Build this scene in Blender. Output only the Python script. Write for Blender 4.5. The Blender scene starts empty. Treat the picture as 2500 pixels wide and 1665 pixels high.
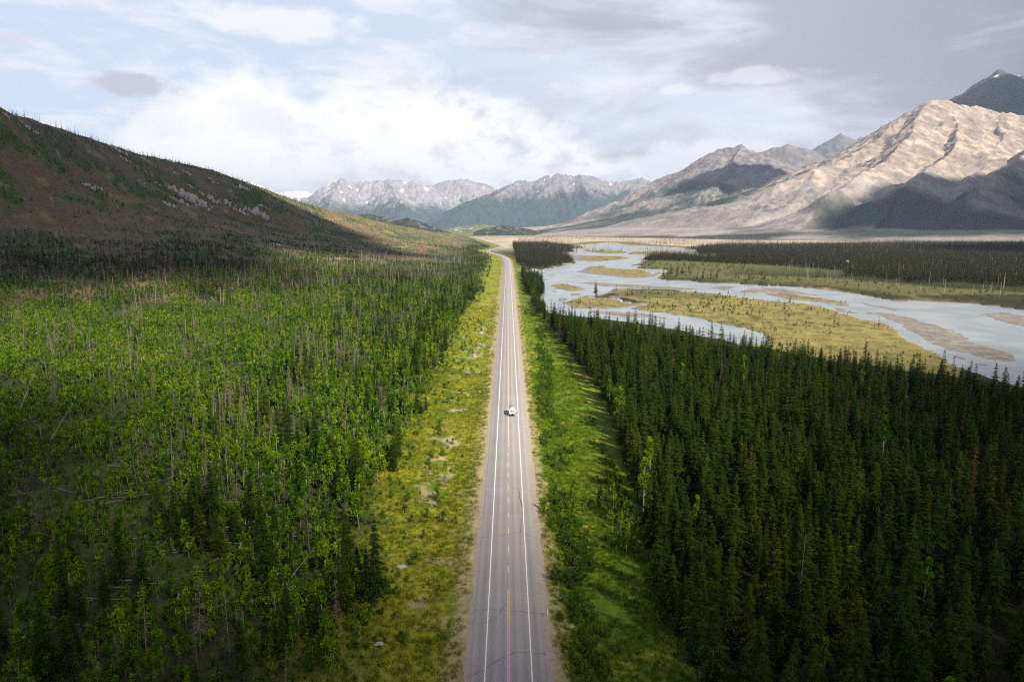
import bpy, math, random
import numpy as np
from mathutils import Vector, Matrix

R = math.radians
SC = bpy.context.scene
COL = SC.collection

# ------------------------------------------------------------------ camera, sky, sun, exposure
F = 1667.0                     # focal length in pixels of the 2500 px wide picture (24 mm on 36 mm)
CX, CY, HOR, VPX = 1250.0, 832.5, 552.0, 1240.5
CAM_H = 69.6
PITCH = math.atan((CY - HOR) / F)
YAW = math.atan((CX - VPX) / F)
cam_d = bpy.data.cameras.new('camera'); cam = bpy.data.objects.new('camera', cam_d); COL.objects.link(cam)
cam_d.sensor_width = 36; cam_d.lens = 24; cam_d.clip_start = 1; cam_d.clip_end = 200000
cam.location = (0, 0, CAM_H); cam.rotation_euler = (math.pi / 2 - PITCH, 0, -YAW)
SC.camera = cam

SUN_AZ, SUN_EL = R(36), R(40)          # azimuth measured from straight behind the camera towards the right
SDIR = np.array([math.sin(SUN_AZ) * math.cos(SUN_EL), -math.cos(SUN_AZ) * math.cos(SUN_EL), math.sin(SUN_EL)])
sun_d = bpy.data.lights.new('sun', 'SUN'); sun_d.energy = 5.0; sun_d.angle = R(1.6); sun_d.color = (1.0, 0.91, 0.78)
sun = bpy.data.objects.new('sun', sun_d); COL.objects.link(sun)
sun.rotation_euler = Vector(SDIR).to_track_quat('Z', 'Y').to_euler()
SC.view_settings.view_transform = 'Standard'; SC.view_settings.look = 'None'
SC.view_settings.gamma = 1.0; SC.view_settings.use_curve_mapping = False
SC.view_settings.exposure = 1.0
SC.cycles.use_denoising = False
SC.cycles.filter_width = 1.15; SC.cycles.use_adaptive_sampling = False
SC.cycles.sample_clamp_indirect = 2.0; SC.cycles.sample_clamp_direct = 12.0
SC.cycles.max_bounces = 5; SC.cycles.diffuse_bounces = 2; SC.cycles.glossy_bounces = 2
SC.cycles.transmission_bounces = 2; SC.cycles.transparent_max_bounces = 8; SC.cycles.volume_bounces = 0
SC.cycles.caustics_reflective = False; SC.cycles.caustics_refractive = False


class NT:
    """small helper to write node trees as expressions"""
    def __init__(self, tree): self.t = tree; self.n = tree.nodes; self.l = tree.links
    def node(self, kind, **kw):
        nd = self.n.new(kind)
        for k, v in kw.items(): setattr(nd, k, v)
        return nd
    def put(self, sock, v):
        if isinstance(v, bpy.types.NodeSocket): self.l.new(v, sock)
        elif v is not None:
            if hasattr(sock.default_value, '__len__') and not hasattr(v, '__len__'): v = (v,) * len(sock.default_value)
            if hasattr(sock.default_value, '__len__') and len(sock.default_value) == 4 and len(v) == 3: v = tuple(v) + (1,)
            sock.default_value = v
    def m(self, op, a, b=None, c=None, clamp=False):
        nd = self.node('ShaderNodeMath', operation=op); nd.use_clamp = clamp
        for i, v in enumerate((a, b, c)):
            if v is not None: self.put(nd.inputs[i], v)
        return nd.outputs[0]
    def step(self, x, lo, hi, a=0.0, b=1.0):
        nd = self.node('ShaderNodeMapRange', interpolation_type='SMOOTHSTEP')
        self.put(nd.inputs['Value'], x)
        for k, v in (('From Min', lo), ('From Max', hi), ('To Min', a), ('To Max', b)): self.put(nd.inputs[k], v)
        return nd.outputs[0]
    def mix(self, f, a, b, mode='MIX'):
        nd = self.node('ShaderNodeMix', data_type='RGBA', blend_type=mode)
        self.put(nd.inputs[0], f); self.put(nd.inputs[6], a); self.put(nd.inputs[7], b)
        return nd.outputs[2]
    def noise(self, vec, scale, detail=4, rough=0.55, dist=0.0):
        nd = self.node('ShaderNodeTexNoise')
        if vec is not None: self.put(nd.inputs['Vector'], vec)
        nd.inputs['Scale'].default_value = scale; nd.inputs['Detail'].default_value = detail
        nd.inputs['Roughness'].default_value = rough; nd.inputs['Distortion'].default_value = dist
        return nd.outputs['Fac']
    def comb(self, x, y, z):
        nd = self.node('ShaderNodeCombineXYZ')
        for i, v in enumerate((x, y, z)): self.put(nd.inputs[i], v)
        return nd.outputs[0]
    def sep(self, v):
        nd = self.node('ShaderNodeSeparateXYZ'); self.put(nd.inputs[0], v); return nd.outputs


def make_world():
    w = bpy.data.worlds.new('World'); SC.world = w; w.use_nodes = True
    w.node_tree.nodes.clear(); t = NT(w.node_tree)
    out = t.node('ShaderNodeOutputWorld'); bg = t.node('ShaderNodeBackground'); bg.inputs['Strength'].default_value = 0.056
    t.l.new(bg.outputs[0], out.inputs['Surface'])
    sky = t.node('ShaderNodeTexSky', sky_type='NISHITA'); sky.sun_disc = False
    sky.sun_elevation = SUN_EL; sky.sun_rotation = math.pi - SUN_AZ
    sky.altitude = 1300; sky.air_density = 1.0; sky.dust_density = 1.5; sky.ozone_density = 1.2
    d = t.node('ShaderNodeTexCoord').outputs['Generated']
    x, y, z = t.sep(d)[0:3]
    hyp = t.m('SQRT', t.m('ADD', t.m('MULTIPLY', x, x), t.m('MULTIPLY', y, y)))
    az = t.m('ARCTAN2', x, y)                      # 0 straight ahead, + to the right
    el = t.m('DIVIDE', z, t.m('MAXIMUM', hyp, 0.02))   # tangent of the elevation
    ael = t.comb(az, t.m('MULTIPLY', el, 1.7), 0.0)
    # flat cloud decks seen in perspective
    zz = t.m('ADD', t.m('MAXIMUM', z, 0.0), 0.10)
    deck = t.comb(t.m('DIVIDE', x, zz), t.m('DIVIDE', y, zz), 0.0)
    n_big = t.noise(deck, 0.55, 6, 0.58, 0.6)
    n_fine = t.noise(deck, 1.7, 6, 0.62, 0.3)
    n_bil = t.noise(ael, 7.0, 7, 0.6, 0.25)
    n_bil2 = t.noise(ael, 19.0, 6, 0.6, 0.2)
    n_soft = t.noise(t.comb(az, t.m('MULTIPLY', el, 3.2), 0.0), 3.2, 6, 0.55, 0.4)
    WHITE = (11.2, 10.9, 10.6); GREY = (4.5, 4.55, 5.3); DARK = (2.2, 2.25, 2.9)
    col = t.mix(0.78, sky.outputs[0], (7.2, 8.1, 9.6))      # thin high veil over the blue
    # thin bright streaks on the blue part
    veil = t.m('MULTIPLY', t.step(n_fine, 0.44, 0.66), 0.85)
    col = t.mix(veil, col, (9.4, 9.3, 9.8))
    # grey layer cloud: thick on the right, dissolving to the left
    right = t.step(t.m('ADD', az, t.m('MULTIPLY', t.m('SUBTRACT', n_big, 0.5), 1.2)), -0.22, 0.22)
    cov = t.m('MULTIPLY', right, t.step(t.m('ADD', n_soft, t.m('MULTIPLY', az, 0.35)), 0.30, 0.62))
    shade = t.step(t.m('ADD', t.m('ADD', t.m('MULTIPLY', az, 0.62), t.m('MULTIPLY', t.m('SUBTRACT', n_soft, 0.5), 2.3)), t.m('MULTIPLY', el, 0.7)), -0.15, 0.52)
    gcol = t.mix(shade, (8.6, 8.5, 9.4), t.mix(t.step(az, 0.35, 0.85), GREY, DARK))
    col = t.mix(cov, col, gcol)
    # the layer thickens overhead, as it does towards the top of the view
    over = t.m('MULTIPLY', t.step(el, 0.30, 1.1), t.step(n_big, 0.30, 0.55, 0.55, 0.95))
    col = t.mix(over, col, (3.4, 3.4, 4.2))
    # bright cumulus bank above the valley end
    top = t.m('ADD', t.m('MULTIPLY', t.m('SUBTRACT', n_bil, 0.5), 0.30), t.m('MULTIPLY', t.m('SUBTRACT', n_bil2, 0.5), 0.05))
    bank_h = t.m('MULTIPLY', t.step(az, -0.62, -0.36, 0.04, 0.205), t.step(az, -0.12, 0.34, 1.0, 0.36))
    bank = t.step(t.m('SUBTRACT', t.m('ADD', bank_h, top), el), -0.022, 0.05)
    bsh = t.m('MULTIPLY', t.step(t.m('ADD', n_bil, t.m('MULTIPLY', t.m('SUBTRACT', n_bil2, 0.5), 0.5)), 0.46, 0.66), t.step(az, -0.42, 0.0, 0.30, 0.9))
    bcol = t.mix(bsh, WHITE, (7.0, 7.1, 8.0))
    col = t.mix(t.m('MULTIPLY', bank, 0.96), col, bcol)
    # a small grey cloud and pale puffs
    def puff(a0, e0, ra, re, c, strength, lump=0.8):
        nonlocal col
        da = t.m('DIVIDE', t.m('SUBTRACT', az, a0), ra); de = t.m('DIVIDE', t.m('SUBTRACT', el, e0), re)
        q = t.m('ADD', t.m('MULTIPLY', da, da), t.m('MULTIPLY', de, de))
        q = t.m('ADD', q, t.m('MULTIPLY', t.m('SUBTRACT', n_bil2, 0.5), lump * 2.6))
        col = t.mix(t.m('MULTIPLY', t.step(q, 1.15, 0.25), strength), col, c)
    puff(-0.475, 0.172, 0.058, 0.016, (5.6, 5.5, 6.5), 0.9, 1.2)
    puff(-0.63, 0.212, 0.06, 0.012, (7.2, 7.0, 8.2), 0.55)
    puff(0.335, 0.196, 0.075, 0.012, (9.0, 8.9, 9.3), 0.55, 1.3)
    puff(0.235, 0.182, 0.030, 0.009, (9.4, 9.3, 9.6), 0.6)
    puff(0.27, 0.088, 0.12, 0.030, (9.6, 9.5, 9.8), 0.75, 1.0)
    puff(-0.30, 0.262, 0.12, 0.026, (9.9, 9.7, 10.0), 0.7, 0.9)
    # below the horizon the dome continues as dim earth
    col = t.mix(t.step(z, -0.06, -0.01, 1.0, 0.0), col, (1.2, 1.3, 1.2))
    t.put(bg.inputs['Color'], col)
    w.cycles.sampling_method = 'MANUAL'; w.cycles.sample_map_resolution = 512

make_world()

# ------------------------------------------------------------------ picture geometry -> world
_cp, _sp = math.cos(PITCH), math.sin(PITCH)
def ray(px, py):
    a = (px - CX) / F; b = (CY - py) / F
    dx, dy, dz = a, _cp + b * _sp, b * _cp - _sp
    cy_, sy_ = math.cos(-YAW), math.sin(-YAW)
    return np.array([dx * cy_ - dy * sy_, dx * sy_ + dy * cy_, dz])
def P(px, py, z=0.0):
    d = ray(px, py); k = (z - CAM_H) / d[2]
    return d * k + np.array([0, 0, CAM_H])
def at(px, py, depth):
    d = ray(px, py); return d * (depth / d[1]) + np.array([0, 0, CAM_H])
def project(x, y, z):
    cy_, sy_ = math.cos(YAW), math.sin(YAW)
    X = x * cy_ - y * sy_; Y = x * sy_ + y * cy_
    zc = Y * _cp - (z - CAM_H) * _sp; yc = Y * _sp + (z - CAM_H) * _cp
    zc = np.maximum(zc, 0.01)
    return CX + F * X / zc, CY - F * yc / zc, zc

# ------------------------------------------------------------------ numeric noise
def _hash(ix, iy, seed):
    h = (ix.astype(np.int64) * 374761393 + iy.astype(np.int64) * 668265263 + seed * 1442695041) & 0xffffffff
    h = ((h ^ (h >> 13)) * 1274126177) & 0xffffffff
    return (h ^ (h >> 16)) & 0xffffffff
def perlin(x, y, seed=0):
    x = np.asarray(x, float); y = np.asarray(y, float)
    x0 = np.floor(x); y0 = np.floor(y); fx = x - x0; fy = y - y0
    u = fx * fx * fx * (fx * (fx * 6 - 15) + 10); v = fy * fy * fy * (fy * (fy * 6 - 15) + 10)
    def g(ix, iy, ax, ay):
        a = _hash(ix, iy, seed) * (2 * math.pi / 4294967296.0)
        return np.cos(a) * ax + np.sin(a) * ay
    n00 = g(x0, y0, fx, fy); n10 = g(x0 + 1, y0, fx - 1, fy)
    n01 = g(x0, y0 + 1, fx, fy - 1); n11 = g(x0 + 1, y0 + 1, fx - 1, fy - 1)
    return 1.5 * ((n00 * (1 - u) + n10 * u) * (1 - v) + (n01 * (1 - u) + n11 * u) * v)
def fbm(x, y, octv=4, seed=0, gain=0.5):
    s = 0; a = 1; n = 0
    for i in range(octv):
        s = s + a * perlin(x * 2 ** i + 17.3 * i, y * 2 ** i - 9.1 * i, seed + i); n += a; a *= gain
    return s / n
def ridged(x, y, octv=5, seed=0):
    s = 0; a = 1; n = 0
    for i in range(octv):
        s = s + a * (1 - np.abs(perlin(x * 2 ** i + 5.7 * i, y * 2 ** i, seed + i)) * 1.4); n += a; a *= 0.5
    return s / n
def sstep(x, a, b):
    t = np.clip((x - a) / (b - a), 0, 1); return t * t * (3 - 2 * t)
def mixc(c, c2, f):
    return c * (1 - f[:, None]) + np.asarray(c2)[None, :] * f[:, None]

# ------------------------------------------------------------------ object helpers
def tag(o, label=None, cat=None, group=None, kind=None):
    if label: o['label'] = label
    if cat: o['category'] = cat
    if group: o['group'] = group
    if kind: o['kind'] = kind
    return o
def mesh_np(name, verts, faces, colors=None, mats=(), mat_idx=None, smooth=False):
    """verts (n,3); faces: (m,3) or (m,4) array, or list of such arrays"""
    me = bpy.data.meshes.new(name)
    if isinstance(faces, np.ndarray): faces = [faces]
    faces = [np.asarray(f, np.int32) for f in faces if len(f)]
    verts = np.asarray(verts, np.float32)
    me.vertices.add(len(verts)); me.vertices.foreach_set('co', verts.ravel())
    nl = sum(f.size for f in faces); npol = sum(len(f) for f in faces)
    me.loops.add(nl); me.polygons.add(npol)
    me.loops.foreach_set('vertex_index', np.concatenate([f.ravel() for f in faces]))
    starts = []; o = 0
    for f in faces:
        starts.append(o + np.arange(len(f)) * f.shape[1]); o += f.size
    me.polygons.foreach_set('loop_start', np.concatenate(starts).astype(np.int32))
    if mat_idx is not None: me.polygons.foreach_set('material_index', np.asarray(mat_idx, np.int32))
    if smooth: me.polygons.foreach_set('use_smooth', np.ones(npol, bool))
    if colors is not None:
        a = me.color_attributes.new('tint', 'FLOAT_COLOR', 'POINT')
        c = np.ones((len(verts), 4), np.float32); c[:, :colors.shape[1]] = colors
        a.data.foreach_set('color', c.ravel())
    for m in mats: me.materials.append(m)
    me.update(calc_edges=True)
    return me
def link(name, me, parent=None, loc=None):
    o = bpy.data.objects.new(name, me); COL.objects.link(o)
    if parent is not None: o.parent = parent
    if loc is not None: o.location = loc
    return o
def empty(name, loc=(0, 0, 0), rz=0.0):
    o = bpy.data.objects.new(name, None); COL.objects.link(o); o.location = loc; o.rotation_euler = (0, 0, rz)
    o.empty_display_size = 0.5
    return o
class MB:
    """collects boxes, tubes and polygons into one mesh"""
    def __init__(self): self.v = []; self.f3 = []; self.f4 = []
    def add(self, v, f4=(), f3=()):
        b = len(self.v); self.v += [tuple(p) for p in v]
        self.f4 += [tuple(i + b for i in f) for f in f4]; self.f3 += [tuple(i + b for i in f) for f in f3]
    def box(self, c, s, bev=0.0):
        x, y, z = c; a, b, h = s[0] / 2, s[1] / 2, s[2] / 2
        if bev <= 0:
            v = [(x + i * a, y + j * b, z + k * h) for k in (-1, 1) for j in (-1, 1) for i in (-1, 1)]
            self.add(v, [(0, 2, 3, 1), (4, 5, 7, 6), (0, 1, 5, 4), (2, 6, 7, 3), (0, 4, 6, 2), (1, 3, 7, 5)]); return
        prof = [(-a + bev, -b), (a - bev, -b), (a, -b + bev), (a, b - bev), (a - bev, b), (-a + bev, b), (-a, b - bev), (-a, -b + bev)]
        sh = [((a - bev) / a, (b - bev) / b)] 
        lev = [(-h, 1 - bev / min(a, b)), (-h + bev, 1), (h - bev, 1), (h, 1 - bev / min(a, b))]
        v = [(x + p[0] * q, y + p[1] * q, z + zz) for zz, q in lev for p in prof]
        f = []
        for l in range(3):
            for i in range(8): j = (i + 1) % 8; f.append((l * 8 + i, l * 8 + j, l * 8 + 8 + j, l * 8 + 8 + i))
        f += [(0, 3, 2, 1), (0, 7, 4, 3), (7, 6, 5, 4), (24, 25, 26, 27), (24, 27, 28, 31), (31, 28, 29, 30)]
        self.add(v, f)
    def tube(self, pts, rads, n=6, cap=True):
        pts = [Vector(p) for p in pts]; b = []
        for i, p in enumerate(pts):
            d = (pts[min(i + 1, len(pts) - 1)] - pts[max(i - 1, 0)]).normalized()
            u = d.orthogonal().normalized() if i == 0 else (u - d * u.dot(d)).normalized()
            w = d.cross(u)
            for k in range(n):
                a = 2 * math.pi * k / n
                b.append(p + (u * math.cos(a) + w * math.sin(a)) * rads[i])
        f = [(i * n + k, i * n + (k + 1) % n, (i + 1) * n + (k + 1) % n, (i + 1) * n + k) for i in range(len(pts) - 1) for k in range(n)]
        f3 = []
        if cap:
            b.append(pts[0]); b.append(pts[-1]); c0 = len(b) - 2; c1 = c0 + 1; e = (len(pts) - 1) * n
            f3 = [(c0, (k + 1) % n, k) for k in range(n)] + [(c1, e + k, e + (k + 1) % n) for k in range(n)]
        self.add(b, f, f3)
    def mesh(self, name, mat, smooth=False):
        return mesh_np(name, np.array(self.v), [np.array(self.f4), np.array(self.f3)], mats=(mat,), smooth=smooth)
    def build(self, name, mat, parent=None, smooth=False):
        return link(name, self.mesh(name, mat, smooth), parent)

# ------------------------------------------------------------------ materials
def new_mat(name):
    m = bpy.data.materials.new(name); m.use_nodes = True; m.node_tree.nodes.clear(); t = NT(m.node_tree)
    out = t.node('ShaderNodeOutputMaterial'); return m, t, out
def principled(t, out, color, rough=0.8, spec=0.2, metal=0.0, bump=None, bump_d=0.1, bump_s=1.0):
    b = t.node('ShaderNodeBsdfPrincipled')
    t.put(b.inputs['Base Color'], color); t.put(b.inputs['Roughness'], rough)
    b.inputs['Specular IOR Level'].default_value = spec; b.inputs['Metallic'].default_value = metal
    if bump is not None:
        bn = t.node('ShaderNodeBump'); bn.inputs['Distance'].default_value = bump_d; bn.inputs['Strength'].default_value = bump_s
        t.put(bn.inputs['Height'], bump); t.l.new(bn.outputs[0], b.inputs['Normal'])
    t.l.new(b.outputs[0], out.inputs['Surface']); return b
def plain(name, c, rough=0.6, spec=0.3, metal=0.0, vary=0.12, scale=3.0):
    m, t, out = new_mat(name)
    pos = t.node('ShaderNodeTexCoord').outputs['Object']
    n = t.noise(pos, scale, 4)
    col = t.mix(n, tuple(v * (1 - vary) for v in c), tuple(min(1, v * (1 + vary)) for v in c))
    principled(t, out, col, rough, spec, metal); return m
def tint_attr(t):
    a = t.node('ShaderNodeAttribute'); a.attribute_name = 'tint'; return a.outputs['Color']

def ground_mat(name, s1, s2, bump_d, amp=0.45, s3=None):
    """colour comes from the surface cover stored on the mesh, broken up by noise at three sizes"""
    m, t, out = new_mat(name)
    pos = t.node('ShaderNodeNewGeometry').outputs['Position']
    n1 = t.noise(pos, s1, 5, 0.65); n2 = t.noise(pos, s2, 5, 0.6)
    k = t.m('ADD', t.m('MULTIPLY', t.step(n1, 0.3, 0.7), amp), t.m('MULTIPLY', t.step(n2, 0.3, 0.7), amp))
    k = t.m('ADD', k, 1.0 - amp)
    base = tint_attr(t)
    col = t.mix(1.0, base, t.comb(k, k, k), 'MULTIPLY')
    principled(t, out, col, 0.9, 0.1, bump=t.m('ADD', n1, t.m('MULTIPLY', n2, 0.6)), bump_d=bump_d)
    return m

def foliage_mat(name, ramp, trans=0.25, vary=0.5):
    """leaf colour: picked per plant, varied per leaf"""
    m, t, out = new_mat(name)
    rnd = t.node('ShaderNodeObjectInfo').outputs['Random']
    loc = t.node('ShaderNodeObjectInfo').outputs['Location']
    pick = t.m('ADD', t.m('MULTIPLY', rnd, 0.55), t.m('MULTIPLY', t.step(t.noise(loc, 0.03, 3, 0.6), 0.3, 0.7), 0.45))
    cr = t.node('ShaderNodeValToRGB'); t.l.new(pick, cr.inputs[0])
    el = cr.color_ramp.elements
    while len(el) < len(ramp): el.new(0.5)
    for e, (p, c) in zip(el, ramp): e.position = p; e.color = tuple(c) + (1,)
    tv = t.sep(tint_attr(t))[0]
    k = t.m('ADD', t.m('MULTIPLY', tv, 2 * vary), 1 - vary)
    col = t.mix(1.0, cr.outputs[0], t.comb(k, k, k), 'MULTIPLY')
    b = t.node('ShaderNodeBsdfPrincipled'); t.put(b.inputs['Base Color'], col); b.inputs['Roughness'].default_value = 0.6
    b.inputs['Specular IOR Level'].default_value = 0.0
    if trans > 0:
        tr = t.node('ShaderNodeBsdfTranslucent'); t.put(tr.inputs[0], t.mix(1.0, col, (1.15, 1.1, 0.6), 'MULTIPLY'))
        ms = t.node('ShaderNodeMixShader'); ms.inputs[0].default_value = trans
        t.l.new(b.outputs[0], ms.inputs[1]); t.l.new(tr.outputs[0], ms.inputs[2]); t.l.new(ms.outputs[0], out.inputs['Surface'])
    else: t.l.new(b.outputs[0], out.inputs['Surface'])
    return m

M = {}
M['ground'] = ground_mat('ground_cover', 0.9, 0.12, 0.25)
M['mountain'] = ground_mat('mountain_rock', 0.02, 0.0045, 14.0, 0.35)
M['conifer'] = foliage_mat('conifer_needles', [(0.0, (0.015, 0.034, 0.006)), (0.5, (0.024, 0.044, 0.006)), (0.85, (0.040, 0.054, 0.006)), (0.97, (0.058, 0.058, 0.007)), (1.0, (0.066, 0.054, 0.010))], 0.12, 0.75)
M['conifer_far'] = foliage_mat('distant_needles', [(0.0, (0.012, 0.021, 0.008)), (1.0, (0.030, 0.036, 0.009))], 0.0, 0.45)
M['brown_needles'] = foliage_mat('brown_needles', [(0.0, (0.075, 0.045, 0.022)), (1.0, (0.095, 0.052, 0.024))], 0.1)
M['aspen'] = foliage_mat('aspen_leaves', [(0.0, (0.032, 0.090, 0.006)), (0.35, (0.068, 0.145, 0.007)), (0.7, (0.135, 0.220, 0.009)), (1.0, (0.205, 0.280, 0.012))], 0.38, 0.8)
M['bush'] = foliage_mat('bush_leaves', [(0.0, (0.028, 0.080, 0.010)), (0.5, (0.062, 0.130, 0.011)), (1.0, (0.120, 0.175, 0.014))], 0.32, 0.65)
M['scrub'] = foliage_mat('hill_scrub', [(0.0, (0.024, 0.042, 0.010)), (0.5, (0.045, 0.078, 0.012)), (1.0, (0.095, 0.120, 0.018))], 0.15)
M['grass'] = foliage_mat('grass_blades', [(0.0, (0.075, 0.135, 0.009)), (0.45, (0.140, 0.180, 0.013)), (0.75, (0.235, 0.225, 0.026)), (1.0, (0.360, 0.285, 0.085))], 0.3)
M['lush'] = foliage_mat('lush_grass', [(0.0, (0.050, 0.115, 0.008)), (0.5, (0.095, 0.165, 0.010)), (0.85, (0.150, 0.195, 0.012)), (1.0, (0.230, 0.215, 0.030))], 0.3)
M['snag'] = foliage_mat('dead_wood', [(0.0, (0.100, 0.078, 0.066)), (0.6, (0.160, 0.128, 0.106)), (1.0, (0.270, 0.220, 0.170))], 0.0, 0.35)
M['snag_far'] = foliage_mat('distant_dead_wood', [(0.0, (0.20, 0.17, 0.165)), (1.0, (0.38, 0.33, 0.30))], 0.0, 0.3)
M['bark'] = plain('conifer_bark', (0.085, 0.062, 0.045), 0.9, 0.1, vary=0.3)
M['aspen_bark'] = plain('aspen_bark', (0.27, 0.25, 0.20), 0.8, 0.2, vary=0.3)
M['log'] = plain('weathered_log', (0.20, 0.172, 0.138), 0.85, 0.1, vary=0.3, scale=1.5)
M['boulder'] = plain('grey_boulder', (0.30, 0.28, 0.25), 0.9, 0.1, vary=0.4, scale=0.8)
M['rock'] = plain('limestone', (0.56, 0.53, 0.50), 0.9, 0.1, vary=0.55, scale=0.25)

# ------------------------------------------------------------------ terrain
ZW = -5.0                                     # river level (road surface is 0)
_ry = np.array([-3000, 1150, 1300, 1440, 1560, 1670, 1780, 1880, 1980, 2080, 2240, 2400, 2560, 2720, 3200, 3650, 4000, 4400.])
_rx = np.array([0, 0, -0.5, -3, -9, -19, -38, -55, -60, -52, -30, -22, -30, -47, -100, -148, -186, -235.])
_yy = np.linspace(-3000, 4400, 1481)
_xx = np.interp(_yy, _ry, _rx)
_k = np.exp(-np.linspace(-2, 2, 25) ** 2); _k /= _k.sum()
_xx = np.convolve(np.pad(_xx, 12, mode='edge'), _k, 'valid')
def road_x(y): return np.interp(y, _yy, _xx)

def D(px, py, depth): return at(px * 1.0617, py * 1.0617, depth)     # 2354 px wide tracing
def _controls():
    c = []
    crest = [(-420, 60, 950), (-200, 150, 1000), (0, 252, 1100), (70, 282, 1180), (130, 300, 1250), (215, 325, 1400), (290, 345, 1500), (330, 362, 1620),
             (390, 372, 1750), (430, 388, 1880), (470, 404, 2000), (530, 424, 2150), (575, 442, 2300), (640, 462, 2600), (700, 480, 2900), (800, 503, 3400), (900, 522, 3900), (1000, 537, 4300)]
    for a in crest:
        p = D(*a); c.append(tuple(p)); q = p * 1.3; c.append((q[0], q[1], p[2] * 0.72)); c.append((p[0] * 1.8, p[1] * 1.8, p[2] * 0.35))
    slope = [(0, 740, 505), (0, 690, 545), (0, 620, 620), (0, 540, 740), (0, 450, 860), (0, 350, 980), (200, 740, 505), (200, 640, 620), (200, 540, 800), (200, 430, 1080), (430, 742, 505), (430, 660, 600),
             (430, 590, 760), (430, 520, 1050), (430, 460, 1400), (560, 560, 1000), (560, 500, 1500), (700, 700, 620), (700, 640, 760), (700, 590, 980), (700, 540, 1500), (850, 700, 630), (850, 640, 800),
             (850, 590, 1150), (850, 545, 2000), (950, 640, 880), (950, 590, 1300), (950, 560, 1900), (1040, 640, 920), (1040, 600, 1300), (1040, 570, 1900), (1060, 555, 2700), (1085, 690, 660), (1100, 640, 930), (1100, 600, 1450)]
    for a in slope: c.append(tuple(D(*a)))
    for y in (-400, -100, 100, 250, 400, 500):
        for x in (-25, -90, -180, -300): c.append((x, y, 0.0 if x > -250 else 1.5))
    for y in (600, 800, 1000, 1300, 1600, 2000, 2500, 3000, 3600, 4300, 5200): c.append((float(road_x(y)) - 8, y, 0.0))
    for x in (150, 700, 2500):
        for y in (-600, 0, 400, 900, 1600, 3000, 5500): c.append((x, y, 0.0))
    c += [(-500, 150, 12.), (-650, -300, 30.), (-1100, -300, 140.), (-1700, 100, 330.), (-2500, 800, 420.), (-2500, -1200, 200.), (-800, 500, 110.)]
    return np.array(c)
_cp_ = _controls()
_RC = 70.0
def _solve():
    d = np.sqrt(((_cp_[:, None, :2] - _cp_[None, :, :2]) ** 2).sum(-1) + _RC ** 2)
    n = len(d); A = np.zeros((n + 1, n + 1)); A[:n, :n] = d + np.eye(n) * -2.0; A[:n, n] = 1; A[n, :n] = 1
    return np.linalg.lstsq(A, np.append(_cp_[:, 2], 0), rcond=None)[0]
_w = _solve()
def rbf(x, y):
    s = np.full(x.shape, _w[-1])
    for (cx, cy, _), w in zip(_cp_, _w[:-1]): s += w * np.sqrt((x - cx) ** 2 + (y - cy) ** 2 + _RC ** 2)
    return s

# ---- river outlines, traced on the river plane
def A1(pts): return np.array([P(1260 + a / 4.71, 580 + b / 4.71, ZW)[:2] for a, b in pts])
def A2(pts): return np.array([P(1700 + a / 2.944, 580 + b / 2.944, ZW)[:2] for a, b in pts])
BASIN = np.vstack([
    A1([(90, 430), (150, 400), (330, 362), (480, 338), (690, 295), (680, 270), (600, 225), (440, 188), (560, 182), (690, 176), (655, 145), (700, 138), (830, 130), (830, 112), (760, 97), (950, 86), (1100, 66), (1190, 92), (1500, 112), (1800, 126), (2040, 152)]),
    A2([(0, 128), (120, 132), (215, 143), (215, 156), (120, 160), (0, 158)]),
    A1([(1900, 238), (1600, 232), (1500, 236), (1440, 262), (1425, 295), (1330, 322), (1410, 360), (1700, 372), (1640, 430), (1570, 457), (1700, 490), (2000, 505)]),
    A2([(0, 322), (280, 335), (500, 348), (690, 352), (980, 385), (1190, 410), (1330, 440), (1420, 455), (1650, 460), (1900, 467), (2150, 495), (2355, 522), (2900, 580), (3600, 640),
        (3600, 1600), (3000, 1400), (2500, 1145), (2355, 1095), (2200, 1035), (2000, 975), (1870, 930), (1750, 850), (1580, 770), (1460, 705), (1440, 665), (1370, 625), (1180, 590), (1060, 550), (900, 500), (760, 475), (480, 452), (330, 435), (130, 408), (0, 398)]),
    A1([(2100, 630), (1800, 612), (1500, 600), (1120, 596), (1050, 630), (880, 672), (895, 690), (1200, 708), (1250, 740), (1370, 750), (1560, 770), (1310, 825), (1700, 865), (2000, 915), (2200, 960)]),
    A2([(0, 583), (330, 650), (510, 700), (530, 770), (350, 780), (150, 730), (0, 700)]),
    A1([(2000, 1090), (1700, 1040), (1300, 975), (800, 920), (600, 905), (400, 880), (335, 800), (325, 700), (310, 560), (250, 490), (110, 480)])])
GRASS_IS = [A1(p) for p in (
    [(385, 552), (470, 538), (600, 535), (720, 570), (800, 600), (670, 625), (600, 618), (480, 585)],
    [(520, 750), (600, 740), (680, 710), (810, 668), (815, 695), (1000, 705), (1180, 715), (1240, 748), (1500, 768), (1310, 803), (1000, 818), (760, 812), (640, 810)],
    [(760, 375), (860, 335), (1040, 322), (1010, 350), (1250, 365), (1440, 372), (1540, 400), (1560, 425), (1430, 466), (1200, 448), (1000, 420), (820, 395)],
    [(700, 235), (900, 212), (1200, 220), (1330, 240), (1000, 272), (840, 280)],
    [(780, 155), (1000, 142), (1280, 160), (1270, 185), (1000, 185)],
    [(1270, 190), (1350, 160), (1700, 160), (2000, 180), (2355, 195), (2900, 205), (2355, 210), (1900, 205), (1500, 203)])]
GRASS_IS += [A2([(480, 403), (700, 412), (1000, 455), (1105, 475), (1100, 495), (900, 470), (640, 440)])]
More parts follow.
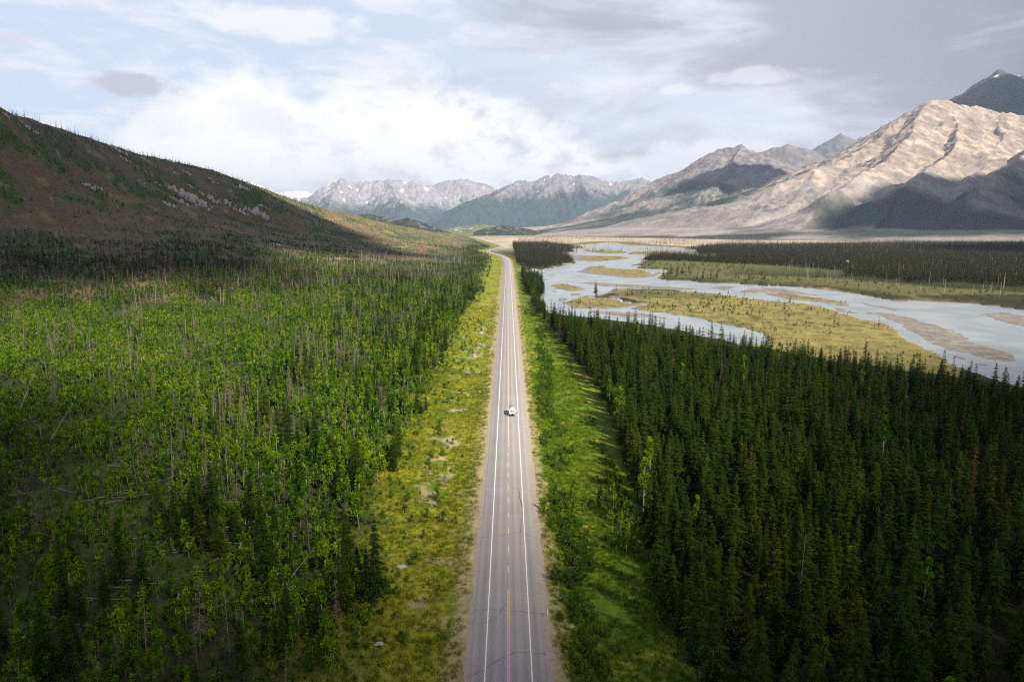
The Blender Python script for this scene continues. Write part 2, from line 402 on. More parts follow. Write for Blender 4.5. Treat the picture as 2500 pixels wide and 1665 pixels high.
GRAVEL_IS = [A1(p) for p in (
    [(720, 515), (900, 518), (1300, 540), (1780, 570), (2080, 590), (2100, 605), (1700, 605), (1300, 580), (1000, 560)],
    [(670, 400), (760, 372), (860, 335), (900, 400), (1100, 432), (1440, 470), (1620, 400), (1700, 395), (1600, 440), (1430, 476), (1200, 456), (950, 428)],
    [(540, 195), (720, 200), (900, 212), (860, 270), (700, 272), (600, 228)],
    [(405, 622), (450, 615), (490, 625), (440, 638)], [(560, 665), (650, 645), (800, 645), (650, 670)], [(465, 745), (500, 692), (590, 700), (560, 725)],
    [(320, 425), (420, 432), (490, 445), (380, 440)], [(600, 432), (850, 455), (700, 452)],
    [(820, 840), (1100, 850), (1500, 880), (1750, 930), (1300, 910), (900, 870)], [(1420, 350), (1600, 362), (1700, 372), (1500, 365)])]
GRAVEL_IS += [A2(p) for p in (
    [(300, 392), (370, 372), (600, 365), (900, 420), (700, 408), (500, 400), (380, 402)], [(90, 360), (200, 345), (300, 358), (200, 380)],
    [(1250, 535), (1400, 545), (1550, 580), (1800, 660), (2000, 735), (1900, 740), (2150, 790), (2280, 850), (2345, 900), (2100, 870), (1800, 800), (1650, 740), (1600, 700), (1500, 630), (1350, 580)],
    [(1160, 460), (1250, 480), (1400, 510), (1450, 530), (1270, 500)],
    [(2020, 545), (2180, 538), (2355, 560), (2700, 640), (2700, 720), (2355, 640), (2180, 600)], [(1000, 505), (1060, 508), (1080, 525), (1030, 525)], [(1820, 840), (1950, 870), (2100, 930), (1950, 900)])]

def sdf(poly, x, y):
    """signed distance, positive inside"""
    d2 = np.full(x.shape, 1e18); ins = np.zeros(x.shape, bool)
    n = len(poly)
    for i in range(n):
        ax, ay = poly[i]; bx, by = poly[(i + 1) % n]; ex, ey = bx - ax, by - ay
        wx, wy = x - ax, y - ay
        t = np.clip((wx * ex + wy * ey) / (ex * ex + ey * ey + 1e-9), 0, 1)
        d2 = np.minimum(d2, (wx - ex * t) ** 2 + (wy - ey * t) ** 2)
        c = ((ay > y) != (by > y))
        with np.errstate(divide='ignore', invalid='ignore'):
            ins ^= c & (x < ex * (y - ay) / (ey if abs(ey) > 1e-9 else 1e-9) + ax)
    d = np.sqrt(d2); return np.where(ins, d, -d)
def river_fields(x, y):
    """land > 0 above the water line (metres to the shore), plus masks of the river bars"""
    jx = x + 4.5 * fbm(x / 22, y / 30, 4, 31, 0.6); jy = y + 11.0 * fbm(x / 26, y / 44, 4, 37, 0.6)
    land = -sdf(BASIN, jx, jy); basin = land.copy()
    grass = np.full(x.shape, -1e3); gravel = np.full(x.shape, -1e3)
    for p in GRASS_IS: grass = np.maximum(grass, sdf(p, jx, jy))
    for p in GRAVEL_IS: gravel = np.maximum(gravel, sdf(p, jx, jy))
    al = (-0.62 * x + 0.78 * y); ac = (0.78 * x + 0.62 * y)
    gravel = np.maximum(gravel, 26 * (fbm(al / 110, ac / 16, 4, 39) - 0.40))
    return basin, grass, gravel
_bb = (BASIN.min(0) - 400, BASIN.max(0) + 400)

def G_full(x, y):
    x = np.asarray(x, float); y = np.asarray(y, float); shp = x.shape; x = x.ravel(); y = y.ravel()
    r = np.hypot(x, y)
    zh = np.clip(rbf(x, y), -2, 700) * (1 - sstep(r, 6500, 9500))
    dr = x - road_x(y)
    zh = np.maximum(zh, 0) * (1 - sstep(dr, -6, 40))
    rough = sstep(zh, 4, 40)
    z = zh + rough * (10.0 * fbm(x / 150, y / 150, 5, 3, 0.55) + 3.6 * (ridged(x / 48, y / 48, 4, 9) - 0.7)) + rough * sstep(zh, 25, 70) * 5.0 * (np.abs((zh / 17 + fbm(x / 90, y / 90, 2, 5)) % 1 - 0.5) - 0.25)
    z += 0.5 * fbm(x / 25, y / 25, 3, 12) * sstep(np.abs(dr), 14, 40)
    # far valley floor, gently rolling
    z += sstep(r, 2500, 6000) * 7 * (fbm(x / 900, y / 900, 3, 21) + 0.2)
    # road bench: shoulder, ditch
    ad = np.abs(dr); q = 1 + np.maximum(y, 0) * 0.00035
    flat = 1 - sstep(ad, 12 * q, 34 * q)
    zb = -0.38 - 1.1 * sstep(ad, 7.5 * q, 13 * q) + 0.9 * sstep(ad, 15 * q, 28 * q) - 0.0004 * np.clip(y, 0, 4000)
    z = z * (1 - flat) + zb * flat
    basin = np.full(x.shape, 1e3); grass = np.full(x.shape, -1e3); gravel = np.full(x.shape, -1e3)
    m = (x > _bb[0][0]) & (x < _bb[1][0]) & (y > _bb[0][1]) & (y < _bb[1][1]) & (x > 5)
    if m.any():
        b, g, v = river_fields(x[m], y[m]); basin[m] = b; grass[m] = g; gravel[m] = v
        far = sstep(y[m], 500, 700)
        bank = ZW + np.clip(b * 0.45, -1.5, 1.0) + (z[m] - ZW - 1.0) * sstep(b, 1.0, 35.0)
        rag = fbm(x[m] / 9, y[m] / 16, 4, 48, 0.6)
        isl = ZW + np.clip(g * 0.16 + 0.35 * rag, -1.5, 1.1); grv = ZW + np.clip(v * 0.06 + 0.38 * rag, -1.5, 0.45)
        zz = np.where(b > 0, bank, np.maximum(np.maximum(isl, grv), ZW - 1.5 + 0 * b))
        # the broad grassy flat on the near side lies low
        low = (b > 0) & (y[m] > 250)
        lowf = LOWFLAT(x[m], y[m])
        zz = np.where(low & (lowf > 0), np.minimum(zz, ZW + np.clip(b * 0.3, 0, 1.0) + 0.35 * fbm(x[m] / 18, y[m] / 18, 3, 44) + 0.2), zz)
        z[m] = np.where((b > 120), z[m], zz)
    return [a.reshape(shp) for a in (z, zh, dr, basin, grass, gravel)]
_LOW = np.vstack([A1([(880, 600), (2355, 640)]), A2([(400, 430), (1000, 500), (1480, 640), (1600, 740), (1900, 880), (1900, 1060), (1500, 1020), (1000, 950), (600, 870), (300, 790)]), A1([(2355, 1000), (1700, 880), (1300, 830), (1500, 770)])])
def LOWFLAT(x, y): return sdf(_LOW, x, y)
def G(x, y): return G_full(x, y)[0]
def hit(px, py, far=6000.0):
    """where the line of sight through a picture point meets the ground"""
    d = ray(px, py); s = np.geomspace(60, far, 900); p = d[None, :] * s[:, None]
    g = G(p[:, 0], p[:, 1]); below = (p[:, 2] + CAM_H) < g
    i = int(np.argmax(below)) if below.any() else len(s) - 1
    return np.array([p[i, 0], p[i, 1], g[i]])

# inner edge of the forest on the right, by distance along the road
_fe_y = np.array([-60, 60, 115, 150, 260, 350, 470, 560, 700, 850, 1000, 1150, 1400, 1700, 2000.]); _fe_x = np.array([27, 27, 28, 31, 38, 35, 29, 24, 21, 19, 20, 22, 24, 0, -20.])
def cover_color(x, y, z, zh, dr, basin, grass, gravel):
    n1 = fbm(x / 95, y / 95, 5, 51, 0.6); n2 = fbm(x / 14, y / 14, 4, 57); n3 = fbm(x / 220, y / 220, 3, 61); n4 = fbm(x / 5, y / 5, 3, 66)
    c = np.tile(np.array([[0.070, 0.075, 0.024]]), (len(x), 1))
    ad = np.abs(dr); left = dr < 0; near = sstep(np.hypot(x, y), 2600, 1500)
    # regrowth floor left of the road: dark litter, grey slash, green herbs
    lf = np.where(left, sstep(ad, 30, 44), 0.0)
    c = mixc(c, (0.034, 0.036, 0.016), lf)
    c = mixc(c, (0.042, 0.074, 0.010), lf * sstep(n2 + 0.6 * n4, -0.2, 0.35) * 0.8)
    c = mixc(c, (0.075, 0.060, 0.042), lf * sstep(n2 + 0.5 * n4, 0.28, 0.6) * 0.7)
    # hillside: burnt brown, dry olive, green hollows, bare stones
    hl = np.where(left, sstep(zh, 3, 16), 0.0)
    hc = np.tile(np.array([[0.140, 0.106, 0.058]]), (len(x), 1))
    hc = mixc(hc, (0.105, 0.082, 0.032), sstep(n2, 0.0, 0.4) * 0.8)
    hc = mixc(hc, (0.050, 0.098, 0.014), sstep(n1 + 0.35 * n3 + 0.3 * n2, -0.04, 0.16))
    hc = mixc(hc, (0.100, 0.084, 0.072), sstep(n3 + 0.3 * n2, 0.12, 0.4) * 0.6)
    hc = mixc(hc, (0.240, 0.190, 0.085), sstep(fbm(x / 45, y / 45, 3, 77), 0.22, 0.4) * 0.8)
    hc = mixc(hc, (0.330, 0.270, 0.205), sstep(n4 + 0.5 * n2 + 0.2 * n1, 0.48, 0.7) * 0.8)
    red = sstep(x, -230, -262) * sstep(y, 470, 490) * sstep(y, 580, 545)
    hc = mixc(hc, (0.085, 0.048, 0.036), red * 0.9)
    c = mixc(c, (0, 0, 0), hl) + hc * hl[:, None]
    # forest floor on the right
    rf = np.where(~left, sstep(ad, 27, 36), 0.0)
    c = mixc(c, (0.030, 0.032, 0.014), rf)
    # verges: yellow-green grass, straw, bare gravel
    fe = np.interp(y, _fe_y, _fe_x)
    vg = 1 - np.where(left, sstep(ad + 12 * n2 + 10 * sstep(y, 190, 105), 30, 46), sstep(dr - fe + 2 * n2, -1.0, 3.5))
    gc = np.tile(np.array([[0.175, 0.185, 0.015]]), (len(x), 1))
    gc = mixc(gc, (0.080, 0.130, 0.010), sstep(n2 + 0.5 * n1 + np.where(left, 0.012 * (ad - 20), 0.40 * sstep(ad, 9, 13)), -0.05, 0.40))
    gc = mixc(gc, (0.290, 0.235, 0.080), sstep(n4 + 0.6 * n2 - np.where(left, 0.015 * (ad - 14), 0.25 + 0.01 * ad), 0.05, 0.50) * 0.85)
    gc = mixc(gc, (0.060, 0.075, 0.020), sstep(fbm(x / 3, y / 3, 2, 68), 0.15, 0.5) * 0.55)
    gc = mixc(gc, (0.260, 0.215, 0.130), np.where(left, sstep(n2 + 0.9 * n4 - 0.012 * np.abs(ad - 17), 0.20, 0.60), 0) * 0.8)
    gc = mixc(gc, (0.30, 0.265, 0.200), np.where(left, sstep(0.7 * n2 + 0.9 * n4 + 0.5 * n1 - 0.03 * np.abs(ad - 14) - 0.004 * np.abs(y - 430), -0.15, 0.35), 0) * 0.85)
    gc = mixc(gc, (0.290, 0.235, 0.130), (1 - sstep(ad + 1.5 * n2, 8.5, 12)) * 0.85)
    c = mixc(c, (0, 0, 0), vg) + gc * vg[:, None]
    # valley beyond: pale dry meadow and dead forest floor, dark floor under the living forest
    b_far = np.where(~left, sstep(y, 900, 1300) * sstep(basin, 0, 20), 0.0) * sstep(x, 60, 160)
    c = mixc(c, (0.085, 0.095, 0.030), b_far)
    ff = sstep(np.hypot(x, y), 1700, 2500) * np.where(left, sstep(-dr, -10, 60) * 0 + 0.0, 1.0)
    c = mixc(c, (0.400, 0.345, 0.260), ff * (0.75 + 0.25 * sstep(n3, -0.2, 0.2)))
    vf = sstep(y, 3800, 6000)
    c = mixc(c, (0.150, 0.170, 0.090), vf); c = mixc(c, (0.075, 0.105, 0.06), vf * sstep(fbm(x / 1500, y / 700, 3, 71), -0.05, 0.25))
    # banks and bars of the river
    inb = basin < 120
    mud = np.array([0.172, 0.160, 0.146]); sand = np.array([0.400, 0.340, 0.270])
    near_b = np.where(inb, (1 - sstep(np.abs(basin - 4 - 3 * n2), 3, 9)) * sstep(y, 620, 800), 0)
    c = mixc(c, sand, near_b * sstep(n1, -0.1, 0.2) * 0.9)
    low = np.zeros(len(x)); mm = inb & (y > 250)
    if mm.any(): low[mm] = sstep(LOWFLAT(x[mm], y[mm]), -2, 2)
    mead = np.tile(np.array([[0.185, 0.158, 0.055]]), (len(x), 1)); mead = mixc(mead, (0.095, 0.092, 0.030), sstep(n2 + 0.5 * n1 + 0.4 * n4, 0.02, 0.35)); mead = mixc(mead, (0.260, 0.205, 0.095), sstep(n4, 0.15, 0.5) * 0.7)
    f = low * (basin > -2); c = c * (1 - f[:, None]) + mead * f[:, None]
    inw = basin < 0
    f = np.where(inw, 1.0, 0.0); c = mixc(c, mud, f)
    f = np.where(inw, sstep(grass + 3 * n2, 2.0, 7.0), 0.0); c = c * (1 - f[:, None]) + mead * f[:, None]
    f = np.where(inw & (gravel > 0), sstep(n4 + n2, 0.0, 0.5) * 0.5, 0.0); c = mixc(c, (0.245, 0.226, 0.200), f)
    rise = np.where((basin > 0) & (y > 700) & (x > 120) & (basin < 130), sstep(basin, 10, 25) * (1 - sstep(basin, 90, 130)), 0)
    c = mixc(c, (0.095, 0.098, 0.036), rise * 0.9)
    return np.clip(c, 0.01, 0.9)

def build_ground():
    th = np.concatenate([np.radians(np.arange(-47, 47, 0.125)), np.radians(np.arange(47, 313, 3.5))])
    rr = np.concatenate([[12, 22, 32], np.geomspace(42, 85, 40)[:-1], np.geomspace(85, 330, 210)[:-1], np.geomspace(330, 60000, 345)])
    T, Rr = np.meshgrid(th, rr, indexing='xy'); x = (Rr * np.sin(T)).ravel(); y = (Rr * np.cos(T)).ravel()
    z, zh, dr, b, g, v = G_full(x, y)
    c = cover_color(x, y, z, zh, dr, b, g, v)
    n = len(th); m = len(rr)
    i = np.arange(n); j = (i + 1) % n; k = np.arange(m - 1)[:, None] * n
    f = np.stack([k + i, k + j, k + n + j, k + n + i], -1).reshape(-1, 4)[:, ::-1]
    verts = np.column_stack([x, y, z]); verts = np.vstack([verts, [0, 0, -0.4]])
    c = np.vstack([c, c[:1]])
    f3 = np.stack([np.full(n, n * m), j, i], -1)[:, ::-1]
    me = mesh_np('ground', verts, [f, f3[:, ::-1]], c, (M['ground'],), smooth=True)
    return tag(link('ground', me), kind='structure')
build_ground()

def build_river():
    m, t, out = new_mat('river_water')
    pos = t.node('ShaderNodeNewGeometry').outputs['Position']
    n = t.noise(pos, 0.35, 4, 0.6); n2 = t.noise(pos, 0.03, 3, 0.5)
    col = t.mix(t.step(n2, 0.35, 0.65), (0.19, 0.235, 0.255), (0.26, 0.295, 0.310))
    b = principled(t, out, col, 0.32, 0.35, bump=n, bump_d=0.12, bump_s=0.8)
    lo = BASIN.min(0) - 30; hi = BASIN.max(0) + 60
    v = [(lo[0], lo[1], ZW), (hi[0], lo[1], ZW), (hi[0], hi[1], ZW), (lo[0], hi[1], ZW)]
    me = mesh_np('river', np.array(v), np.array([[0, 1, 2, 3]]), mats=(m,))
    tag(link('river', me), kind='structure')
build_river()

# ------------------------------------------------------------------ mountains
def mountain(name, ridges, t0, t1, y0, y1, na, ny, spread, power, seed, gully=(0.42, 420.0), rough=60.0, color=None, zmin=-40.0, terrace=0.0):
    t = np.linspace(t0, t1, na); Y = np.linspace(y0, y1, ny)
    T, YY = np.meshgrid(t, Y, indexing='xy'); y = YY.ravel(); x = (T * YY).ravel()
    h = np.full(x.shape, -1e3); ub = np.ones(x.shape); sb = np.zeros(x.shape)
    wx = x + 60 * fbm(x / 500, y / 500, 3, seed + 40); wy = y + 60 * fbm(x / 500, y / 500, 3, seed + 50)
    for ri, rd in enumerate(ridges):
        rd = np.array(rd); s0 = 0.0
        for i in range(len(rd) - 1):
            a, b = rd[i], rd[i + 1]; e = b[:2] - a[:2]; L2 = (e ** 2).sum() + 1e-6; L = math.sqrt(L2)
            q = np.clip(((wx - a[0]) * e[0] + (wy - a[1]) * e[1]) / L2, 0, 1)
            d = np.hypot(wx - a[0] - e[0] * q, wy - a[1] - e[1] * q); zr = a[2] + (b[2] - a[2]) * q; s = s0 + q * L
            side = np.sign((wx - a[0]) * e[1] - (wy - a[1]) * e[0])
            dd = d * (1 + gully[0] * perlin(s / gully[1] + 11 * ri, side * 3.1 + d / 2600, seed) + 0.5 * gully[0] * perlin(s / gully[1] * 2.7, side * 5.3 + d / 1200, seed + 1))
            u = np.clip(dd / np.maximum(zr * spread, 1), 0, 1)
            hh = zr * (1 - u) ** power - 25 * sstep(u, 0.55, 1.0)
            up = hh > h; h = np.where(up, hh, h); ub = np.where(up, u, ub); sb = np.where(up, s + 900 * ri + 4000 * side, sb)
            s0 += L
    env = sstep(h, 20, 260)
    h = h + env * rough * (ridged(x / 700, y / 700, 5, seed + 7) - 0.72) * np.clip(ub * 6, 0.25, 1) + env * rough * 0.42 * (ridged(x / 190, y / 190, 4, seed + 8) - 0.72) + env * rough * 0.16 * fbm(x / 60, y / 60, 3, seed + 9)
    chute = fbm(sb / 95, ub * 3.0, 4, seed + 15, 0.6)
    h = h + env * rough * 0.22 * chute * sstep(ub, 0.02, 0.15)
    if terrace:
        q = (h + 0.26 * x + 22 * fbm(x / 420, y / 420, 4, seed + 12)) / 60.0; q = q + 1.1 * perlin(q * 0.37, q * 0 + 4.2, seed + 13); fq = q % 1
        cliff = sstep(fbm(x / 260, y / 260, 3, seed + 14), -0.15, 0.30)
        h = h + env * terrace * (sstep(fq, 0.55, 0.95) - fq) * sstep(h, 330, 520) * (0.15 + 0.85 * cliff)
    z = np.maximum(h, zmin)
    Z = z.reshape(ny, na); gx = np.gradient(Z, axis=1) / np.maximum(np.abs(np.gradient(x.reshape(ny, na), axis=1)), 1); gy = np.gradient(Z, axis=0) / max((y1 - y0) / ny, 1)
    slope = np.hypot(gx, gy).ravel()
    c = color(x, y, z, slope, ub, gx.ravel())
    c = c * (1 + (0.45 if y0 < 8000 else 0.15) * np.clip(chute, -0.8, 0.8))[:, None]  # far ranges: chute contrast weakened, haze put into the colour
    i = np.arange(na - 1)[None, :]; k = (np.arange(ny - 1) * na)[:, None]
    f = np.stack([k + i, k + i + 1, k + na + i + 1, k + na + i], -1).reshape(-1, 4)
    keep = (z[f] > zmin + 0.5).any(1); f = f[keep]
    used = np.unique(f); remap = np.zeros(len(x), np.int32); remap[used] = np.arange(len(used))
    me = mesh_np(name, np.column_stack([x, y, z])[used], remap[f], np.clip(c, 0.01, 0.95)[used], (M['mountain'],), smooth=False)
    return tag(link(name, me), kind='structure')
def line(pts, depths):
    if not hasattr(depths, '__len__'): depths = [depths] * len(pts)
    return [at(a, b, d) for (a, b), d in zip(pts, depths)]
def Z3(pts): return [(1500 + a / 2.355, 150 + b / 2.355) for a, b in pts]
def Z2(pts): return [(700 + a / 2.6138, 350 + b / 2.6138) for a, b in pts]

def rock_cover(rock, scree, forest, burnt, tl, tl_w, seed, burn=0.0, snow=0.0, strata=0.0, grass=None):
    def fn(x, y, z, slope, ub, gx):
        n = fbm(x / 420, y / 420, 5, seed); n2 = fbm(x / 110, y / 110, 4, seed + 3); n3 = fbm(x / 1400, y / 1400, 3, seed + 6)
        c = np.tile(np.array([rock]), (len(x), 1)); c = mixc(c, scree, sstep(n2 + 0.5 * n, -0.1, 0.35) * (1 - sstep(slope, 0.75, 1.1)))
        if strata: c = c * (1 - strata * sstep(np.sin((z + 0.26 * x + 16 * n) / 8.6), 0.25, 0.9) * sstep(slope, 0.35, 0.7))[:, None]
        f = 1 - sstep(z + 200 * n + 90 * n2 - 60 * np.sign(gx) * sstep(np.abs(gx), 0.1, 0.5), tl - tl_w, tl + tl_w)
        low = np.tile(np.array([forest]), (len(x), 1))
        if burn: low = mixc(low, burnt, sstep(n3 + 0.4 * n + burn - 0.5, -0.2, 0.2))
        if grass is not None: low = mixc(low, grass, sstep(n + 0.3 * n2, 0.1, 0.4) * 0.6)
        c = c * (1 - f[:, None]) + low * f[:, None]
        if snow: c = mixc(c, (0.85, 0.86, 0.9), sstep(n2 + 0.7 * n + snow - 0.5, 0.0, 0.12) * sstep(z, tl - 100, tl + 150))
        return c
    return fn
ROCK = (0.235, 0.195, 0.170); SCREE = (0.390, 0.315, 0.255); FOREST = (0.030, 0.040, 0.034); BURNT = (0.250, 0.222, 0.215)

# sunlit massif on the right and the darker peak behind it
mountain('mountain', [
    line(Z3([(960, 690), (1150, 610), (1340, 555), (1450, 470), (1530, 430), (1600, 352), (1690, 312), (1740, 252), (1810, 207), (1900, 220), (2030, 246), (2200, 288), (2355, 305), (2700, 250), (3100, 330)]),
         [5200, 5300, 5500, 5600, 5700, 5800, 5900, 6000, 6000, 6100, 6200, 6400, 6500, 6600, 6700]),
    line(Z3([(1810, 207), (1700, 420), (1560, 560), (1430, 650), (1250, 760)]), [6000, 5350, 4900, 4600, 4300]),
    line(Z3([(1900, 222), (1990, 400), (1900, 560), (1760, 640), (1650, 720)]), [6100, 5400, 4800, 4450, 4150]),
    line(Z3([(2200, 290), (2250, 430), (2150, 590), (2000, 700)]), [6400, 5500, 4900, 4300]),
    line(Z3([(2500, 420), (2355, 520), (2180, 640), (2050, 760)]), [5000, 4700, 4300, 3900])],
    -0.04, 1.02, 2300, 7400, 620, 330, 3.0, 2.25, 101, (0.34, 460), 70, rock_cover(ROCK, SCREE, FOREST, BURNT, 380, 90, 201, burn=0.62, strata=0.16), terrace=30)
mountain('mountain', [line(Z3([(1950, 330), (2030, 240), (2110, 182), (2140, 122), (2205, 42), (2290, 66), (2355, 82), (2700, 120), (3100, 260)]), [7400, 7600, 7800, 7900, 8000, 8050, 8100, 8300, 8500]),
    line(Z3([(2205, 42), (2290, 190), (2380, 300)]), [8000, 7300, 6900])],
    0.40, 1.05, 6300, 9800, 240, 160, 1.9, 1.4, 131, (0.35, 400), 110, rock_cover((0.060, 0.058, 0.072), (0.085, 0.08, 0.09), FOREST, BURNT, 200, 80, 231, snow=-0.06))
# middle peaks
mountain('mountain', [line(Z3([(60, 830), (150, 790), (300, 692), (400, 640), (520, 542), (600, 502), (735, 474), (800, 510), (860, 560), (960, 668)]), [7600, 7700, 7900, 8000, 8000, 8000, 8000, 8050, 8100, 8200]),
    line(Z3([(735, 474), (670, 600), (560, 720), (420, 830)]), [8000, 7300, 6800, 6300]), line(Z3([(735, 474), (790, 600), (850, 720), (760, 840)]), [8000, 7500, 6900, 6400])],
    -0.06, 0.50, 4300, 9700, 380, 240, 2.7, 2.0, 151, (0.42, 480), 90, rock_cover((0.150, 0.138, 0.145), (0.215, 0.190, 0.188), (0.042, 0.056, 0.048), BURNT, 430, 130, 251, burn=0.40, strata=0.25, grass=(0.15, 0.145, 0.10)))
mountain('mountain', [line(Z3([(760, 600), (840, 522), (930, 490), (1000, 472), (1060, 490), (1150, 512), (1260, 590)]), 10500)],
    0.06, 0.62, 8600, 12500, 300, 120, 1.9, 1.6, 161, (0.3, 480), 80, rock_cover((0.13, 0.12, 0.125), (0.17, 0.15, 0.15), (0.05, 0.07, 0.05), BURNT, 560, 120, 261))  # cloud shade on this peak is put into its dark rock
mountain('mountain', [line(Z3([(1040, 590), (1160, 505), (1220, 452), (1290, 411), (1390, 446), (1415, 442), (1430, 434), (1470, 452), (1600, 560)]), 12500)],
    0.14, 0.72, 10300, 14500, 280, 120, 1.9, 1.5, 171, (0.35, 480), 90, rock_cover((0.11, 0.11, 0.12), (0.15, 0.145, 0.15), (0.04, 0.06, 0.045), BURNT, 700, 120, 271))  # dark rock colour stands in for cloud shade here too
# far ranges at the valley's end
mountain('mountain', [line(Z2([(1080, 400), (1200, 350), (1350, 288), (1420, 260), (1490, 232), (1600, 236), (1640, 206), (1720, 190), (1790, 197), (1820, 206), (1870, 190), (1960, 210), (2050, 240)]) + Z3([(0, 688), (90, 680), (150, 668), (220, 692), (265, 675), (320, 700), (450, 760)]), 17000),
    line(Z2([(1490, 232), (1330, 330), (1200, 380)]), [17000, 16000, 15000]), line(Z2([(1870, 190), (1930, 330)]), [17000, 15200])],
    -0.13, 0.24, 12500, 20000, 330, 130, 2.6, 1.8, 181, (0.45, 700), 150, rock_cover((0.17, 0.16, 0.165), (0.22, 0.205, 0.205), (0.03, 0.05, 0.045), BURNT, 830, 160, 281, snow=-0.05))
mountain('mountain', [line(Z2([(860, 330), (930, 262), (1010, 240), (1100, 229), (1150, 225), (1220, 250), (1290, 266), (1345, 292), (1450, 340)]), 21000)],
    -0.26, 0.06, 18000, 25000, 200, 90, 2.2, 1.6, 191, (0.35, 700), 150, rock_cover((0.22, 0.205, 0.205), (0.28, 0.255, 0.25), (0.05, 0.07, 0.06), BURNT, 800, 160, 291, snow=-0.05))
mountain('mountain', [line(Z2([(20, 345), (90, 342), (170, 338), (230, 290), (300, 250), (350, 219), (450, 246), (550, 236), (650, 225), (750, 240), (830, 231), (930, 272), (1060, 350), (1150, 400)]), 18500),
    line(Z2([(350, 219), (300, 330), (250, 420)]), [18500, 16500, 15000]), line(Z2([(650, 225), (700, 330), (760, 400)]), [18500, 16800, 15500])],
    -0.36, 0.0, 13500, 22500, 330, 120, 2.4, 1.7, 211, (0.45, 700), 170, rock_cover((0.235, 0.225, 0.235), (0.33, 0.31, 0.31), (0.04, 0.058, 0.055), BURNT, 620, 200, 301, snow=0.05))  # some of the haze is put into these rock colours
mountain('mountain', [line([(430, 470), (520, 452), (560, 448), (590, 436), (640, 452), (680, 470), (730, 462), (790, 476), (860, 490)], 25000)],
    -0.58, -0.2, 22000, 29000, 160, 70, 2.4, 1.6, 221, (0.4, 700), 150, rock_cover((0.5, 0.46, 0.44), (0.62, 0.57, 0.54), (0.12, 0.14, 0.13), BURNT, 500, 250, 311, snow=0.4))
# low wooded hills beside the road's end
hill_c = lambda sd: (lambda x, y, z, s, u, gx: mixc(mixc(np.tile(np.array([[0.034, 0.042, 0.026]]), (len(x), 1)), (0.16, 0.145, 0.12), sstep(fbm(x / 45, y / 45, 4, sd) + 0.25 * s, 0.18, 0.45) * 0.75), (0.013, 0.020, 0.012), sstep(fbm(x / 28, y / 28, 3, sd + 4), 0.05, 0.3)))
mountain('hill', [line(Z2([(330, 500), (410, 468), (480, 450), (560, 455), (620, 466), (700, 491), (730, 482), (760, 475), (830, 500), (920, 545), (1020, 580)]), [6000, 5900, 5800, 5700, 5600, 5500, 5450, 5400, 5300, 5200, 5100])],
    -0.27, -0.05, 4300, 7000, 240, 110, 3.4, 1.5, 401, (0.3, 160), 10, hill_c(411))
mountain('hill', [line(Z2([(1215, 600), (1250, 562), (1290, 537), (1380, 523), (1460, 531), (1600, 556), (1690, 567), (1900, 575)]), [5000, 5200, 5300, 5400, 5500, 5700, 5900, 6400])],
    -0.05, 0.22, 4500, 7200, 220, 90, 4.5, 1.5, 421, (0.3, 160), 8, hill_c(431))
mountain('hill', [line(Z2([(960, 570), (1050, 545), (1130, 530), (1220, 517), (1330, 522), (1420, 540)]), 6800)],
    -0.18, 0.1, 5900, 8200, 160, 70, 6.0, 1.5, 441, (0.3, 200), 8, lambda x, y, z, s, u, gx: mixc(np.tile(np.array([[0.12, 0.14, 0.07]]), (len(x), 1)), (0.40, 0.35, 0.27), sstep(fbm(x / 90, y / 90, 4, 451), 0.18, 0.35)))

# ------------------------------------------------------------------ road
def zc_to_y(zc): return (zc - CAM_H * _sp) / _cp
def asphalt_mat():
    m, t, out = new_mat('worn_asphalt')
    pos = t.node('ShaderNodeNewGeometry').outputs['Position']; x, y, z = t.sep(pos)[0:3]
    n = t.noise(pos, 2.5, 6, 0.7); n2 = t.noise(pos, 0.09, 4, 0.6)
    streak = t.noise(t.comb(t.m('MULTIPLY', x, 2.2), t.m('MULTIPLY', y, 0.02), 0.0), 1.0, 4, 0.6)
    k = t.m('ADD', t.m('MULTIPLY', n, 0.22), t.m('ADD', t.m('MULTIPLY', n2, 0.34), t.m('MULTIPLY', streak, 0.45)))
    wheel = t.m('ADD', t.m('MULTIPLY', t.m('COSINE', t.m('MULTIPLY', t.m('SUBTRACT', t.m('ABSOLUTE', x), 1.85), 3.4)), 0.10), 0.52)
    k = t.m('ADD', k, wheel)
    col = t.mix(1.0, (0.258, 0.238, 0.234), t.comb(k, k, k), 'MULTIPLY')
    principled(t, out, col, 0.85, 0.25, bump=n, bump_d=0.01)
    return m
def strip(name, ys, a, b, z, mat, parent=None, zb=None):
    """ribbon along the road between offsets a and b from the centre line"""
    ys = np.asarray(ys, float); cx = road_x(ys); dx = np.gradient(cx, ys); nx = 1 / np.sqrt(1 + dx * dx); ny = -dx * nx
    a = np.broadcast_to(np.asarray(a, float), ys.shape); b = np.broadcast_to(np.asarray(b, float), ys.shape)
    z = np.broadcast_to(np.asarray(z, float), ys.shape)
    L = np.column_stack([cx + nx * a, ys + ny * a, z]); Rr = np.column_stack([cx + nx * b, ys + ny * b, z if zb is None else np.full(len(ys), zb)])
    v = np.empty((2 * len(ys), 3)); v[0::2] = L; v[1::2] = Rr
    i = np.arange(len(ys) - 1) * 2
    return link(name, mesh_np(name, v, np.stack([i, i + 1, i + 3, i + 2], -1), mats=(mat,)), parent)
